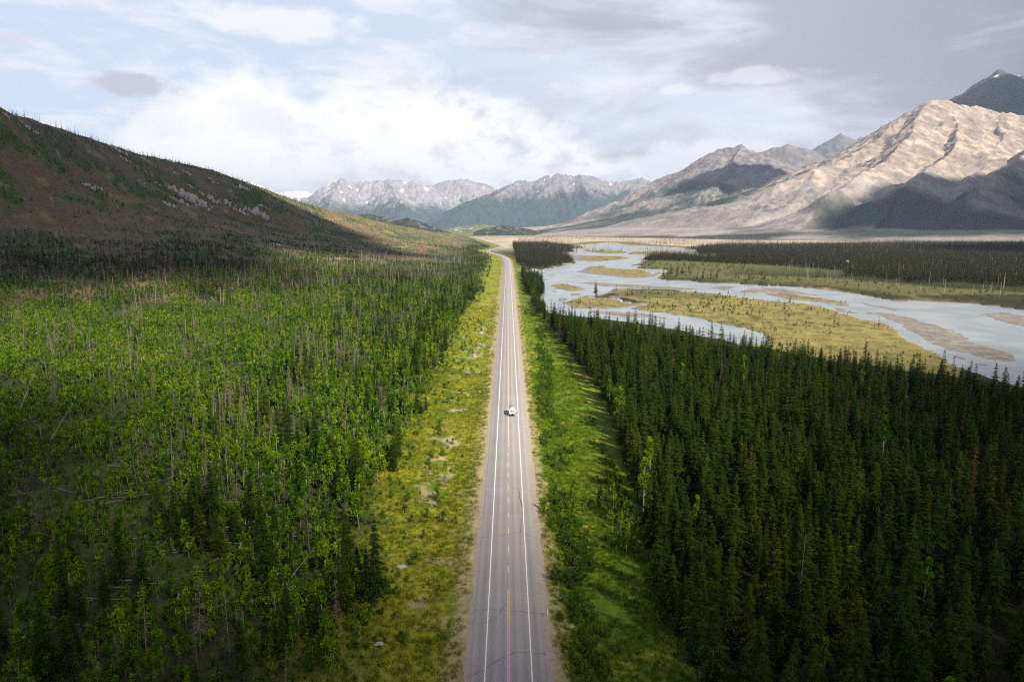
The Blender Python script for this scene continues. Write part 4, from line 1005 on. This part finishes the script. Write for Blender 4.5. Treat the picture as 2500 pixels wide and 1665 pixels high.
# clear the spots of the trees that are placed by hand
def clear(p, q, r): return sub(p, np.hypot(p['x'] - q[0], p['y'] - q[1]) > r)
for qq in ((1569, 1292), (1600, 1330), (1828, 1215)): fr = clear(fr, hit(*qq), 3.2)
single('tall_aspen', 0, 1569, 1292, 0.98, 'aspen_tree', 'tall bright green aspen at the forest edge by the grass strip', 'tree')
single('tall_aspen', 1, 1637, 1345, 0.72, 'aspen_tree', 'smaller blue green aspen just right of the tall bright aspen', 'tree')
single('brown', 0, 1828, 1225, 0.95, 'conifer_tree', 'reddish brown dying conifer among green forest trees', 'tree')
fr = individuals(fr, 'conifer_tree', 'dark green conifer standing in the dense forest right of the road', 'tree', 'conifers in the forest right of the road', most=240)
stuff('conifer_forest', 'dense dark conifer forest between the road and the river', 'forest', fr)
stuff('aspen_grove', 'light green aspens scattered through the dark forest', 'trees', asp)

# ---- regrowth left of the road
def left_flat(step, rng, edge_in=38):
    x, y = jitter(-620, -20, 40, 900, step, rng)
    ed = -(edge_in - 13 * sstep(y, 190, 105)) + 11 * fbm(x / 26, y / 26, 3, 91)
    z, zh, dr, *_ = G_full(x, y)
    m = (x < ed) & (x > -0.80 * y - 30) & (zh < 60) & in_view(x, y, z, 200, 260); return x[m], y[m], z[m], zh[m]
x, y, z, zh = left_flat(2.6, RNG)
d = fbm(x / 34, y / 34, 3, 93) + 0.6 * fbm(x / 11, y / 11, 2, 95); keep = (RNG.random(len(x)) < sstep(d, -0.26, 0.04) * 0.97 + 0.03) & (RNG.random(len(x)) < sstep(zh, 34, 6))
ya = pts('aspen', x[keep], y[keep], z[keep], np.clip(RNG.normal(0.74, 0.24, keep.sum()) + 0.55 * d[keep], 0.22, 1.5), RNG, 0.05)
q = hit(735, 1302); ya = clear(ya, q, 3.0)
single('tall_aspen', 1, 735, 1302, 0.62, 'aspen_tree', 'white trunked aspen with a small green crown in the regrowth', 'tree')
ya = individuals(ya, 'young_aspen', 'young light green aspen in the regrowth left of the road', 'tree', 'young aspens left of the road')
stuff('aspen_thicket', 'light green young aspen thicket covering the burnt flat', 'thicket', ya)
x, y, z, zh = left_flat(3.4, RNG, 36)
k_ = (RNG.random(len(x)) < 0.5) & (zh < 16)
ug = pts('bush', x[k_], y[k_], z[k_], np.clip(RNG.normal(0.7, 0.3, k_.sum()), 0.2, 1.5), RNG, 0.06)
x_, y_, z_, zh_ = left_flat(1.9, RNG, 33)
k_ = (y_ < 330) & (RNG.random(len(x_)) < 0.6)
ug = cat(ug, pts('bush', x_[k_], y_[k_], z_[k_], np.clip(RNG.normal(0.34, 0.12, k_.sum()), 0.12, 0.7), RNG, 0.1))
stuff('undergrowth', 'dark green undergrowth between the young aspens', 'undergrowth', ug)
x, y, z, zh = left_flat(5.2, RNG, 42)
d = fbm(x / 38, y / 38, 3, 97); keep = RNG.random(len(x)) < sstep(d + 0.5 * fbm(x / 12, y / 12, 2, 98), 0.0, 0.5) * 0.70 + 0.03
sn = pts('snag', x[keep], y[keep], z[keep], np.clip(RNG.normal(0.92, 0.2, keep.sum()), 0.45, 1.3), RNG, 0.05)
lean = RNG.random(len(sn['x'])) < 0.05; sn['tx'] = np.where(lean, RNG.normal(0, 0.3, len(lean)), sn['tx']); sn['ty'] = np.where(lean, RNG.normal(0, 0.3, len(lean)), sn['ty'])
sn = individuals(sn, 'dead_tree', 'grey dead standing trunk among the green regrowth left of the road', 'dead tree', 'dead trunks left of the road', 'dead_branches')
stuff('dead_tree_stand', 'grey dead standing trunks scattered over the burnt flat', 'dead trees', sn)
# conifers that survived along the inner edge of the regrowth
x, y, z, zh = left_flat(4.2, RNG, 34)
keep = (x > -78 - 0.10 * y) & (RNG.random(len(x)) < 0.40 * sstep(fbm(x / 22, y / 22, 2, 99), -0.05, 0.3)) & (zh < 20)
lc = pts('conifer', x[keep], y[keep], z[keep], np.clip(RNG.normal(0.66, 0.18, keep.sum()), 0.25, 1.05), RNG)
lc = individuals(lc, 'young_conifer', 'small olive green conifer at the inner edge of the left regrowth', 'tree', 'young conifers left of the road', most=160)
stuff('young_conifer_belt', 'small conifers mixed into the left regrowth', 'trees', lc)

# ---- fallen logs
def log_mesh(seed, L, r):
    rng = np.random.default_rng(seed); b = MB()
    pt = [(L * q, rng.normal(0, 0.06), rng.normal(0, 0.05)) for q in np.linspace(0, 1, 6)]
    b.tube(pt, [r * (1 - 0.7 * q) for q in np.linspace(0, 1, 6)], 6)
    for k in range(7):
        q = rng.uniform(0.3, 0.95); a = rng.random() * 6.28; l = rng.uniform(0.25, 0.8)
        b.tube([(L * q, 0, 0), (L * q + 0.3 * l, math.cos(a) * l, math.sin(a) * l)], [0.03, 0.01], 3, False)
    return b.mesh('fallen_log', M['log'], True)
LOGS = [log_mesh(500 + i, [11, 8, 14, 6][i], [0.12, 0.10, 0.13, 0.09][i]) for i in range(4)]
def lay(mesh, a, b, name, label, group=None, L=11.0):
    a = Vector(a); b = Vector(b); o = link(name, mesh); o.location = a; v = b - a
    o.rotation_euler = v.to_track_quat('X', 'Z').to_euler(); s = v.length / L; o.scale = (s, max(1, min(1.4, s)), max(1, min(1.4, s)))
    return tag(o, label, 'log', group)
def z5(a, b): return (a / 2.613, 700 + b / 2.613)
def lean_log(p0, p1, h1, label):
    """a log whose foot is at picture point p0 and whose raised end, h1 m up, shows at p1"""
    A = hit(*p0); d = ray(*p1); k = A[1] * 1.03 / d[1]; B = d * k + np.array([0, 0, CAM_H]); B[2] = max(B[2], A[2] + 0.4)
    lay(LOGS[0], A + np.array([0, 0, 0.2]), B, 'fallen_log', label)
lean_log(z5(118, 820), z5(240, 490), 6, 'pale leaning log at the far left edge, upper of the steep ones')
lean_log(z5(290, 1035), z5(468, 735), 6, 'long pale leaning log right of the leftmost steep one')
lean_log(z5(72, 1260), z5(160, 1100), 4, 'short pale leaning log low at the left edge')
lean_log(z5(818, 1195), z5(1105, 1022), 4, 'long pale log leaning up to the right in the regrowth')
lean_log((700, 1425), (768, 1335), 4, 'slender pale log leaning right near the grassy verge')
rngl = np.random.default_rng(17)
PILES = [hit(a, b)[:2] for a, b in ((345, 1165), (270, 1215), (700, 1060), (780, 1110), (880, 1010), (560, 1290), (905, 1160), (250, 1060), (650, 985), (420, 1330))]
for i in range(150):
    for _ in range(30):
        yy = 95 + 330 * rngl.random() ** 1.4; xx = -42 - rngl.random() * (0.78 * yy - 30)
        g = fbm(np.array([xx / 34]), np.array([yy / 34]), 3, 93)[0]
        if g < -0.08 or rngl.random() < 0.25: break
    if i % 2: xx, yy = PILES[(i // 2) % len(PILES)] + rngl.normal(0, 3.2, 2) * np.array([1.2, 1.0])
    a = rngl.normal(0.1, 0.35) if rngl.random() < 0.72 else rngl.random() * 3.14; L = rngl.uniform(5, 12); e = (xx + math.cos(a) * L, yy + math.sin(a) * L)
    if e[0] > -36: continue
    zz = G(np.array([xx, e[0]]), np.array([yy, e[1]])); h = rngl.random(2) * 0.9 + 0.15
    lay(LOGS[i % 4], (xx, yy, zz[0] + h[0]), (e[0], e[1], zz[1] + h[1]), 'fallen_log', 'pale fallen log lying in the regrowth left of the road', 'fallen logs left of the road', [11, 8, 14, 6][i % 4])

# ---- bushes and small trees on the verges
x, y = jitter(-44, -9, 70, 520, 4.2, RNG); z = G(x, y); n = fbm(x / 15, y / 15, 3, 111)
keep = (RNG.random(len(x)) < sstep(n + 0.022 * (-x - 20), -0.10, 0.35) * 0.85 + 0.07) & (x < -11)
vb = pts('bush', x[keep], y[keep], z[keep], np.clip(RNG.normal(0.62, 0.25, keep.sum()), 0.2, 1.25), RNG, 0.06)
vb = individuals(vb, 'bush', 'dark green bush on the grassy verge left of the road', 'bush', 'bushes on the left verge', 'foliage', 140)
if len(vb['x']): stuff('verge_bushes', 'small bushes farther along the left verge', 'bushes', vb)
for i, (a, b, s) in enumerate([(1065, 1225, 1.25), (1080, 1275, 1.2), (1150, 1075, 0.9), (1105, 1085, 0.9), (1075, 1065, 0.95)]):
    single('bush', (0, 2, 1, 2, 0)[i], a, b, s, 'bush', ['upright dark green bush beside bare soil on the left verge', 'larger dark green bush below the upright one on the left verge', 'round bush nearest the road left of the camper van', 'narrow green bush between two bushes left of the camper van', 'leafy bush left of the narrow one on the left verge'][i], 'bush', crown_name='foliage')
# willow strip right of the road
x, y = jitter(9, 24, 60, 470, 1.75, RNG); z = G(x, y)
cx = np.interp(y, [60, 112, 157, 263, 395, 470], [12.5, 13.0, 14.5, 15.5, 20.5, 22]); wd = np.interp(y, [60, 150, 200, 263, 395, 470], [4.6, 4.4, 3.8, 3.6, 3.4, 1.6])
g = fbm(x / 9, y / 14, 3, 121); keep = (np.abs(x - cx + 2.5 * fbm(x * 0, y / 22, 2, 123)) < wd * (0.85 + 1.3 * g)) & (RNG.random(len(x)) < sstep(g, -0.35, 0.1) * 0.9) & ~((y > 158) & (y < 190) & (x > 15.5))
rb = pts('bush', x[keep], y[keep], z[keep], np.clip(RNG.normal(0.80, 0.3, keep.sum()), 0.25, 1.5), RNG, 0.06)
x, y = jitter(17, 30, 95, 190, 2.4, RNG); keep = (fbm(x / 12, y / 12, 2, 125) > 0.0) & (x < np.interp(y, _fe_y, _fe_x) - 1.0) & (np.abs(y - 158) < 22)
ra = pts('aspen', x[keep], y[keep], G(x[keep], y[keep]), np.clip(RNG.normal(0.72, 0.12, keep.sum()), 0.4, 1.0), RNG, 0.04)
ra = individuals(ra, 'young_aspen', 'young aspen in the grass strip between willows and dark forest', 'tree', 'young aspens in the right grass strip')
rb = individuals(rb, 'bush', 'leafy green willow bush in the strip right of the road', 'bush', 'willow bushes right of the road', 'foliage', 150)
stuff('willow_thicket', 'far part of the willow strip right of the road', 'thicket', rb)
x, y = jitter(18, 34, 60, 480, 4.0, RNG); keep = (RNG.random(len(x)) < 0.10) & (x < np.interp(y, _fe_y, _fe_x))
lb = pts('bush', x[keep], y[keep], G(x[keep], y[keep]), np.clip(RNG.normal(0.35, 0.1, keep.sum()), 0.15, 0.6), RNG, 0.06)
individuals(lb, 'bush', 'low dark bush in the bright grass strip before the forest', 'bush', 'low bushes in the right grass strip', 'foliage')
single('bush', 1, 1285, 768, 2.2, 'bush', 'round dark bush alone on the right verge where the forest nears the road', 'bush', crown_name='foliage')
# grass tufts
def tufts(x0, x1, y0, y1, step, dens, rng):
    x, y = jitter(x0, x1, y0, y1, step, rng); z, zh, dr, b, g, v = G_full(x, y)
    m = (rng.random(len(x)) < dens) & in_view(x, y, z, 40, 60) & (np.abs(dr) > 8.0); return pts('grass', x[m], y[m], z[m], np.clip(rng.normal(1.0, 0.3, m.sum()), 0.4, 1.8), rng, 0.1)
gl = cat(tufts(-40, -7, 85, 330, 1.0, 0.75, RNG), tufts(7, 32, 85, 330, 1.0, 0.8, RNG), tufts(-40, 32, 330, 620, 1.7, 0.6, RNG))
edge = np.interp(gl['y'], _fe_y, _fe_x); gl = sub(gl, (gl['x'] < edge + 1) & (fbm(gl['x'] / 14, gl['y'] / 14, 4, 57) < 0.30))
lush = sub(gl, gl['x'] > 10.5); lush['kind'] = 'lush'; gl = sub(gl, gl['x'] <= 10.5)
stuff('grass', 'yellow green grass on the left verge and along the road', 'grass', gl)
stuff('lush_grass', 'lush green grass between the road and the dark forest', 'grass', lush)

# ---- left hillside
def hill_pts(step, x0, x1, y0, y1, rng, jit=None):
    x, y = jitter(x0, x1, y0, y1, step, rng); z, zh, dr, *_ = G_full(x, y)
    m = (dr < -16) & (zh > 3) & in_view(x, y, z, 60, 60); return x[m], y[m], z[m], zh[m]
x, y, z, zh = hill_pts(9.5, -1500, -14, 480, 2300, RNG)
px, py, zc = project(x, y, z)
n = fbm(x / 80, y / 80, 3, 131); n2 = fbm(x / 95, y / 95, 5, 51, 0.6) + 0.3 * fbm(x / 220, y / 220, 3, 61)
k = RNG.random(len(x)) < sstep(n, -0.3, 0.4) * 0.75
hs = pts('snag_far', x[k], y[k], z[k], np.clip(RNG.normal(0.75, 0.2, k.sum()), 0.3, 1.2), RNG, 0.04)
stuff('burnt_hillside_trees', 'thin grey dead trunks standing over the left hillside', 'dead trees', hs)
k = RNG.random(len(x)) < sstep(n2, -0.06, 0.16) * 0.95 + 0.08
sc = pts('scrub', x[k], y[k], z[k], np.clip(RNG.normal(0.9, 0.25, k.sum()), 0.4, 1.6), RNG, 0.04)
kk = (RNG.random(len(x)) < sstep(fbm(x / 70, y / 70, 3, 133), 0.22, 0.45) * 0.55) & (zh < 150)
hc_ = pts('conifer_far', x[kk], y[kk], z[kk], np.clip(RNG.normal(0.6, 0.2, kk.sum()), 0.25, 1.0), RNG)
stuff('hillside_conifers', 'dark conifer clumps that survived on the left hillside', 'trees', hc_)
stuff('hillside_scrub', 'dark green scrub in the hollows of the left hillside', 'scrub', sc)
# dark belt of conifers and dead trunks along the foot of the hill
x, y, z, zh = hill_pts(4.4, -620, -16, 470, 1150, RNG); px, py, zc = project(x, y, z)
up = np.interp(px, [0, 300, 450, 700, 1000, 1180], [650, 655, 660, 690, 700, 690]); lo_ = np.interp(px, [0, 430, 480, 700, 1000, 1180], [700, 705, 735, 745, 765, 770])
g = fbm(x / 45, y / 45, 3, 141)
k = (py > up - 25) & (py < lo_) & (RNG.random(len(x)) < sstep(g, -0.28, 0.10) * 0.9)
k &= ~((px < 460) & (py > 690))
bc = pts('conifer_far', x[k], y[k], z[k], np.clip(RNG.normal(0.72, 0.18, k.sum()), 0.3, 1.1), RNG)
stuff('hill_foot_conifers', 'dark conifer belt along the foot of the left hill', 'trees', bc)
k = (py > up - 30) & (py < lo_ + 45) & (RNG.random(len(x)) < 0.17)
bs = pts('snag', x[k], y[k], z[k], np.clip(RNG.normal(0.85, 0.2, k.sum()), 0.4, 1.2), RNG, 0.04)
stuff('hill_foot_dead_trees', 'brown dead trunks standing along the foot of the left hill', 'dead trees', bs)
# green young growth on the lower hill
k = (py > 590) & (py < lo_ + 10) & (g < 0.06) & (RNG.random(len(x)) < 0.7)
ga = pts('scrub', x[k], y[k], z[k], np.clip(RNG.normal(0.8, 0.2, k.sum()), 0.4, 1.2), RNG, 0.05); 
stuff('lower_hill_thicket', 'green young growth on the lower left hillside', 'thicket', ga)
x, y = jitter(-130, -14, 620, 2300, 5.5, RNG); z, zh, dr, *_ = G_full(x, y); g = fbm(x / 50, y / 70, 3, 145)
k = (dr < -22 - 0.006 * y) & (dr > -95) & (g > -0.08) & (RNG.random(len(x)) < 0.6)
rc = pts('scrub', x[k], y[k], z[k], np.clip(RNG.normal(1.0, 0.3, k.sum()), 0.4, 1.8), RNG, 0.05)
stuff('roadside_thicket', 'green thicket between the far road and the hill', 'thicket', rc)
k = (dr < -20 - 0.006 * y) & (dr > -70) & (g > 0.12) & (RNG.random(len(x)) < 0.4)
rc = pts('conifer_far', x[k], y[k], z[k], np.clip(RNG.normal(0.6, 0.2, k.sum()), 0.3, 1.1), RNG)
stuff('roadside_conifers', 'dark conifers between the far road and the hill', 'trees', rc)

# ---- beyond the river
def beyond(step, y0, y1, rng, x0=20, x1=2900):
    x, y = jitter(x0, x1, y0, y1, step, rng); m = x < 0.86 * y; x = x[m]; y = y[m]
    z, zh, dr, b, g, v = G_full(x, y); m = (b > 6) & (dr > 16); return x[m], y[m], z[m], b[m]
x, y, z, b = beyond(5.6, 640, 2700, RNG); px, py, zc = project(x, y, z)
top = np.interp(px, [1200, 1330, 1400, 1540, 1600, 1780, 1900, 2200, 2500, 2800], [581, 595, 605, 612, 614, 600, 601, 596, 590, 588]); bot = np.interp(px, [1200, 1300, 1400, 1520, 1560, 1790, 2000, 2250, 2500, 2800], [640, 655, 648, 632, 640, 655, 668, 690, 700, 705])
g = fbm(x / 55, y / 90, 3, 151)
k = (py > top) & (py < bot + 8 * g) & (RNG.random(len(x)) < 0.92)
k &= (px > 1750) | (b < 60) | (y > 1300)
k &= ~((px > 1560) & (px < 2060) & (py > np.interp(px, [1560, 1700, 1900, 2060], [636, 640, 650, 662])))
_c = hit(2068, 643); k &= ~((np.abs(x - y * _c[0] / _c[1]) < 7) & (y < _c[1] + 8) & (y > _c[1] - 75))
vf = pts('conifer_far', x[k], y[k], z[k], np.clip(RNG.normal(1.0, 0.2, k.sum()), 0.4, 1.4), RNG)
stuff('valley_forest', 'dark conifer forest on the far side of the river', 'forest', vf)
k = (py > 585) & (py < bot + 30) & (RNG.random(len(x)) < 0.025) & (px > 1900)
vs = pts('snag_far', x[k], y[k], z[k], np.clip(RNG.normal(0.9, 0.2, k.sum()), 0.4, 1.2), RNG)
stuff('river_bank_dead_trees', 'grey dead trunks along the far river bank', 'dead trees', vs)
# burnt forest rising to the right hand mountain
x, y = jitter(-40, 4200, 1900, 4600, 13, RNG); m = (x < 0.86 * y) & (x > -0.02 * y + 120); x = x[m]; y = y[m]; z = G(x, y); g = fbm(x / 240, y / 240, 3, 155)
k = RNG.random(len(x)) < 0.26 + 0.4 * g
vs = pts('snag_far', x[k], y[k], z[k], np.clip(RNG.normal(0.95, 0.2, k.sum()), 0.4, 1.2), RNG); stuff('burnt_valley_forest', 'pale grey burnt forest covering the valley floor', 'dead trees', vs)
k = (g > 0.12) & (RNG.random(len(x)) < 0.35)
vs = pts('conifer_far', x[k], y[k], z[k], np.clip(RNG.normal(0.8, 0.2, k.sum()), 0.4, 1.2), RNG); stuff('valley_conifers', 'groups of conifers left in the burnt valley forest', 'trees', vs)
# trees standing on the river bars and the low bank
def z1(a, b): return (1260 + a / 4.71, 580 + b / 4.71)
def z2(a, b): return (1700 + a / 2.944, 580 + b / 2.944)
bar = [z1(1275, 665), z1(1305, 670), z1(1330, 680), z1(1345, 660), z1(1390, 650), z1(1440, 690), z1(1455, 660), z1(1480, 700), z1(1150, 640), z1(1780, 700), z1(1750, 700), z1(740, 760), z1(720, 770), z1(650, 750),
       z2(990, 640), z2(1010, 635), z2(1022, 640), z2(1280, 655), z2(1310, 660), z2(190, 455), z2(205, 490), z2(345, 430), z2(630, 530), z2(230, 410)]
for i, (a, b) in enumerate(bar):
    single('conifer_far', i % 4, a, b, [0.75, 0.55, 0.9, 0.65][i % 4] * (0.8 if b > 750 else 1.0), 'conifer_tree', 'lone dark conifer on the grassy river flat', 'tree', 'conifers on the river flat', rz=i * 1.3)
spit = [z1(a, b) for a, b in ((1440, 330), (1465, 322), (1490, 330), (1525, 332), (1550, 300), (1580, 300), (1600, 310), (1690, 440), (1700, 455), (1740, 440), (1775, 420), (1780, 430), (1845, 460), (1855, 440), (1900, 430), (1915, 420), (1950, 460), (1990, 440), (2010, 440), (2080, 495), (2150, 470), (2240, 480), (2310, 480))] + [z2(a, b) for a, b in ((45, 300), (105, 305), (150, 305), (280, 305), (378, 310), (400, 310), (470, 322), (490, 325), (735, 320), (860, 295), (880, 290))]
for i, (a, b) in enumerate(spit):
    single('conifer_far', i % 4, a, b, [1.25, 1.55, 1.1, 1.4][i % 4], 'conifer_tree', 'dark conifer standing on the grassy far bank of the river', 'tree', 'conifers on the far river bank', rz=i * 0.9)
x, y = jitter(10, 900, 300, 1000, 6.5, RNG); z, zh, dr, b, g, v = G_full(x, y); n = fbm(x / 40, y / 40, 3, 161)
k = ((LOWFLAT(x, y) > 2) | (g > 3)) & (RNG.random(len(x)) < sstep(n, -0.15, 0.35) * 0.75 + 0.08) & (z > ZW + 0.3)
fb = pts('scrub', x[k], y[k], z[k], np.clip(RNG.normal(0.38, 0.18, k.sum()), 0.12, 1.0), RNG); stuff('river_flat_scrub', 'low dark scrub dotting the yellow river flat', 'scrub', fb)
x, y, z, b = beyond(7.0, 560, 1300, RNG, 120, 1100); px, py, zc = project(x, y, z)
k = (b < 150) & (RNG.random(len(x)) < 0.22 + 0.3 * fbm(x / 40, y / 40, 2, 165)) & (px > 1550)
fb = pts('scrub', x[k], y[k], z[k], np.clip(RNG.normal(0.75, 0.25, k.sum()), 0.3, 1.5), RNG); stuff('bank_scrub', 'green scrub along the far river bank', 'scrub', fb)

# ------------------------------------------------------------------ rocks
import bmesh
def hull(bm, rng, c, size, n=16):
    """one angular block: the convex hull of random points"""
    vs = []
    for k in range(n):
        d = rng.normal(0, 1, 3); d /= np.linalg.norm(d); d *= rng.uniform(0.8, 1.0)
        vs.append(bm.verts.new((c[0] + d[0] * size[0], c[1] + d[1] * size[1], c[2] + d[2] * size[2])))
    r = bmesh.ops.convex_hull(bm, input=vs)
    bmesh.ops.delete(bm, geom=list({g for g in list(r['geom_interior']) + list(r['geom_unused']) if isinstance(g, bmesh.types.BMVert)}), context='VERTS')
def rock_mesh(seed):
    bm = bmesh.new(); rng = np.random.default_rng(seed); hull(bm, rng, (0, 0, 0), (1, 1, 1), 22)
    me = bpy.data.meshes.new('rock'); bm.to_mesh(me); bm.free(); me.materials.append(M['rock']); return me
ROCKS = [rock_mesh(600 + i) for i in range(4)]
def rock(px, py, w, h, d, name, label, cat_, i, rz=0.0, group=None):
    q = hit(px, py); o = link(name, ROCKS[i % 4]); o.material_slots[0].link = 'OBJECT'; o.material_slots[0].material = M['boulder']; o.location = (q[0], q[1], q[2] + h * 0.1); o.scale = (w / 2, d / 2, h / 2); o.rotation_euler = (0.1 * (i % 3), 0.07 * (i % 2), rz)
    return tag(o, label, cat_, group)
rock(980, 1388, 2.8, 1.3, 1.8, 'boulder', 'pale flat boulder beside small shrubs on the lower left verge', 'boulder', 0)
rock(925, 1575, 2.2, 0.9, 1.6, 'boulder', 'pale half buried boulder near the bottom of the left verge', 'boulder', 1)
rock(1397, 1531, 1.1, 0.7, 0.9, 'boulder', 'small pale rock at the edge of the willows right of the road', 'boulder', 2)
rock(1172, 958, 1.6, 1.1, 1.2, 'boulder', 'white boulder on the left verge above the camper van', 'boulder', 3)
rock(943, 967, 1.7, 1.4, 1.2, 'boulder', 'white stone among the conifers at the inner left edge', 'boulder', 0)
out = [(470, 492, 100, 26, 40), (445, 498, 46, 18, 26), (515, 488, 50, 20, 26), (420, 505, 36, 10, 18), (560, 505, 34, 14, 20), (625, 525, 70, 26, 30), (590, 520, 40, 12, 20), (645, 508, 30, 12, 18), (290, 371, 46, 9, 22), (312, 366, 40, 10, 20), (302, 392, 24, 7, 14), (360, 396, 30, 6, 14),
       (415, 397, 36, 9, 20), (430, 425, 18, 5, 10), (462, 428, 30, 7, 16), (345, 447, 16, 6, 10), (385, 450, 20, 6, 10), (465, 458, 18, 5, 10), (520, 444, 30, 8, 16), (590, 462, 44, 20, 26), (75, 318, 24, 8, 14), (55, 302, 16, 6, 10), (235, 462, 44, 10, 22), (10, 282, 26, 9, 16), (672, 597, 16, 6, 10)]
def outcrop(px, py, w, h, d, label, i, group):
    q = hit(px, py); fw = np.array([q[0], q[1]]) / math.hypot(q[0], q[1]); sd = np.array([fw[1], -fw[0]])
    rng = np.random.default_rng(700 + i); bm = bmesh.new(); n = int(6 + w * 0.28)
    for k in range(n):
        u = rng.uniform(-1, 1); v = rng.uniform(-1, 1) * math.sqrt(1 - u * u * 0.8); e = 1 - 0.6 * math.hypot(u, v)
        x = q[0] + sd[0] * u * w * 0.5 + fw[0] * v * d * 0.9; y = q[1] + sd[1] * u * w * 0.5 + fw[1] * v * d * 0.9
        b = rng.uniform(0.45, 1.0) * e; z = float(G(np.array([x]), np.array([y]))[0])
        hull(bm, rng, (x, y, z + 0.05 * h), (max(1.6, w * 0.17 * b), max(1.6, w * 0.14 * b), max(1.6, h * 0.95 * b)), 14)
    me = bpy.data.meshes.new('rock_outcrop'); bm.to_mesh(me); bm.free(); me.materials.append(M['rock'])
    tag(link('rock_outcrop', me), label, 'rock', group)
for i, (a, b, w, h, d) in enumerate(out):
    outcrop(a, b, w * (0.85 if i < 8 else 0.8), h * 0.8 + 2, d * 0.5, ['large pale cliff outcrop in the middle of the left hillside', 'left shoulder of rock beside the large pale hillside cliff', 'right shoulder of rock beside the large pale hillside cliff', 'low pale ledge left of the large hillside cliff', 'small pale ledge right of the large hillside cliff', 'broad grey brown rock knob at the right end of the hillside', 'low ledge left of the broad grey brown rock knob', 'small rock above the broad grey brown knob'][i] if i < 8 else 'pale limestone ledge on the left hillside', i, None if i < 8 else 'ledges on the left hillside')
for i, (a, b) in enumerate([(1185, 800), (1195, 812), (1190, 790), (1200, 850), (1172, 842), (1160, 872)]):
    rock(a, b, 2.2, 1.2, 1.6, 'boulder', 'pale rock in the gravel patch left of the distant road', 'boulder', i, i * 0.7, 'rocks in the left gravel patch')
def cabin():
    q = hit(2068, 643); o = empty('cabin', (q[0], q[1], q[2]), 0.5)
    w = plain('pale_cabin_wall', (0.36, 0.31, 0.23), 0.8); r = plain('pale_cabin_roof', (0.42, 0.38, 0.31), 0.8)
    b = MB(); b.box((0, 0, 3), (9, 7, 8)); b.build('wall', w, o)
    b = MB(); b.add([(-5.2, -4.2, 6.6), (5.2, -4.2, 6.6), (5.2, 4.2, 6.6), (-5.2, 4.2, 6.6), (-5.2, 0, 10.5), (5.2, 0, 10.5)], [(0, 1, 5, 4), (2, 3, 4, 5), (0, 3, 2, 1)], [(0, 4, 3), (1, 2, 5)]); b.build('roof', r, o)
    o.scale = (0.5, 0.5, 0.55)
    tag(o, 'tiny pale cabin gable among dark trees across the river', 'cabin')
cabin()

# ------------------------------------------------------------------ clouds that shade parts of the ground, and the hazy air
def cloud(gx, gy, gz, rx, ry, alt, seed, rot=0.0, thick=160, lump=0.16):
    """an unseen cumulus mesh whose shadow falls around (gx, gy, gz)"""
    import bmesh
    k = (alt - gz) / SDIR[2]; c = np.array([gx, gy, gz]) + SDIR * k
    bm = bmesh.new(); bmesh.ops.create_icosphere(bm, subdivisions=5, radius=1.0)
    vs = np.array([v.co[:] for v in bm.verts])
    n = fbm(vs[:, 0] * 2.2 + seed, vs[:, 1] * 2.2 + vs[:, 2], 4, seed)
    for v, a in zip(bm.verts, n): v.co = v.co * (1 + lump * a); v.co.z *= 1.0 if v.co.z > 0 else 0.35
    me = bpy.data.meshes.new('cloud'); bm.to_mesh(me); bm.free(); me.materials.append(M['cloud'])
    me.polygons.foreach_set('use_smooth', np.ones(len(me.polygons), bool))
    o = link('cloud', me); o.location = c; o.scale = (rx, ry, thick); o.rotation_euler = (0, 0, rot); return tag(o, kind='structure')
def cloud_mat():
    m, t, out_ = new_mat('cloud'); d = t.node('ShaderNodeBsdfDiffuse'); d.inputs[0].default_value = (0.72, 0.72, 0.75, 1); tl = t.node('ShaderNodeBsdfTranslucent'); tl.inputs[0].default_value = (0.6, 0.6, 0.64, 1)
    ms = t.node('ShaderNodeMixShader'); ms.inputs[0].default_value = 0.25; t.l.new(d.outputs[0], ms.inputs[1]); t.l.new(tl.outputs[0], ms.inputs[2])
    t.l.new(ms.outputs[0], out_.inputs['Surface']); return m
M['cloud'] = cloud_mat()
cloud(0, -1366, 0, 2600, 1500, 2300, 1)  # unseen cloud added to darken the near end of the view
cloud(-350, 110, 0, 280, 185, 2300, 11, 0.0, 70)            # unseen lobe added to darken the left foreground
cloud(345, 140, 0, 262, 230, 2320, 12, 0.0, 70)            # unseen lobe added to darken the right foreground                     # over the foreground
cloud(-1430, 1150, 80, 1230, 960, 2500, 2, 0.0, 160, 0.5)
cloud(2250, 1900, 0, 1150, 560, 2400, 3, 0.10)              # over the forest across the river
cloud(3500, 3950, 200, 1450, 800, 2600, 4, -0.10, 160, 0.35)           # over the mountain's lower flank
cloud(2150, 7300, 350, 520, 420, 2700, 5, 0.3, 160, 0.5)
cloud(5400, 7600, 1100, 900, 900, 2900, 6, 0.0)             # over the dark peak

def haze():
    b = MB(); b.box((0, 13000, 900), (62000, 46000, 1900)); m, t, out_ = new_mat('haze')
    v = t.node('ShaderNodeVolumePrincipled'); v.inputs['Color'].default_value = (0.60, 0.76, 1.0, 1); v.inputs['Density'].default_value = 2.7e-5; v.inputs['Anisotropy'].default_value = 0.1
    t.l.new(v.outputs[0], out_.inputs['Volume']); o = b.build('haze', m); tag(o, 'thin blue haze filling the valley air', 'haze', kind='stuff')
haze()
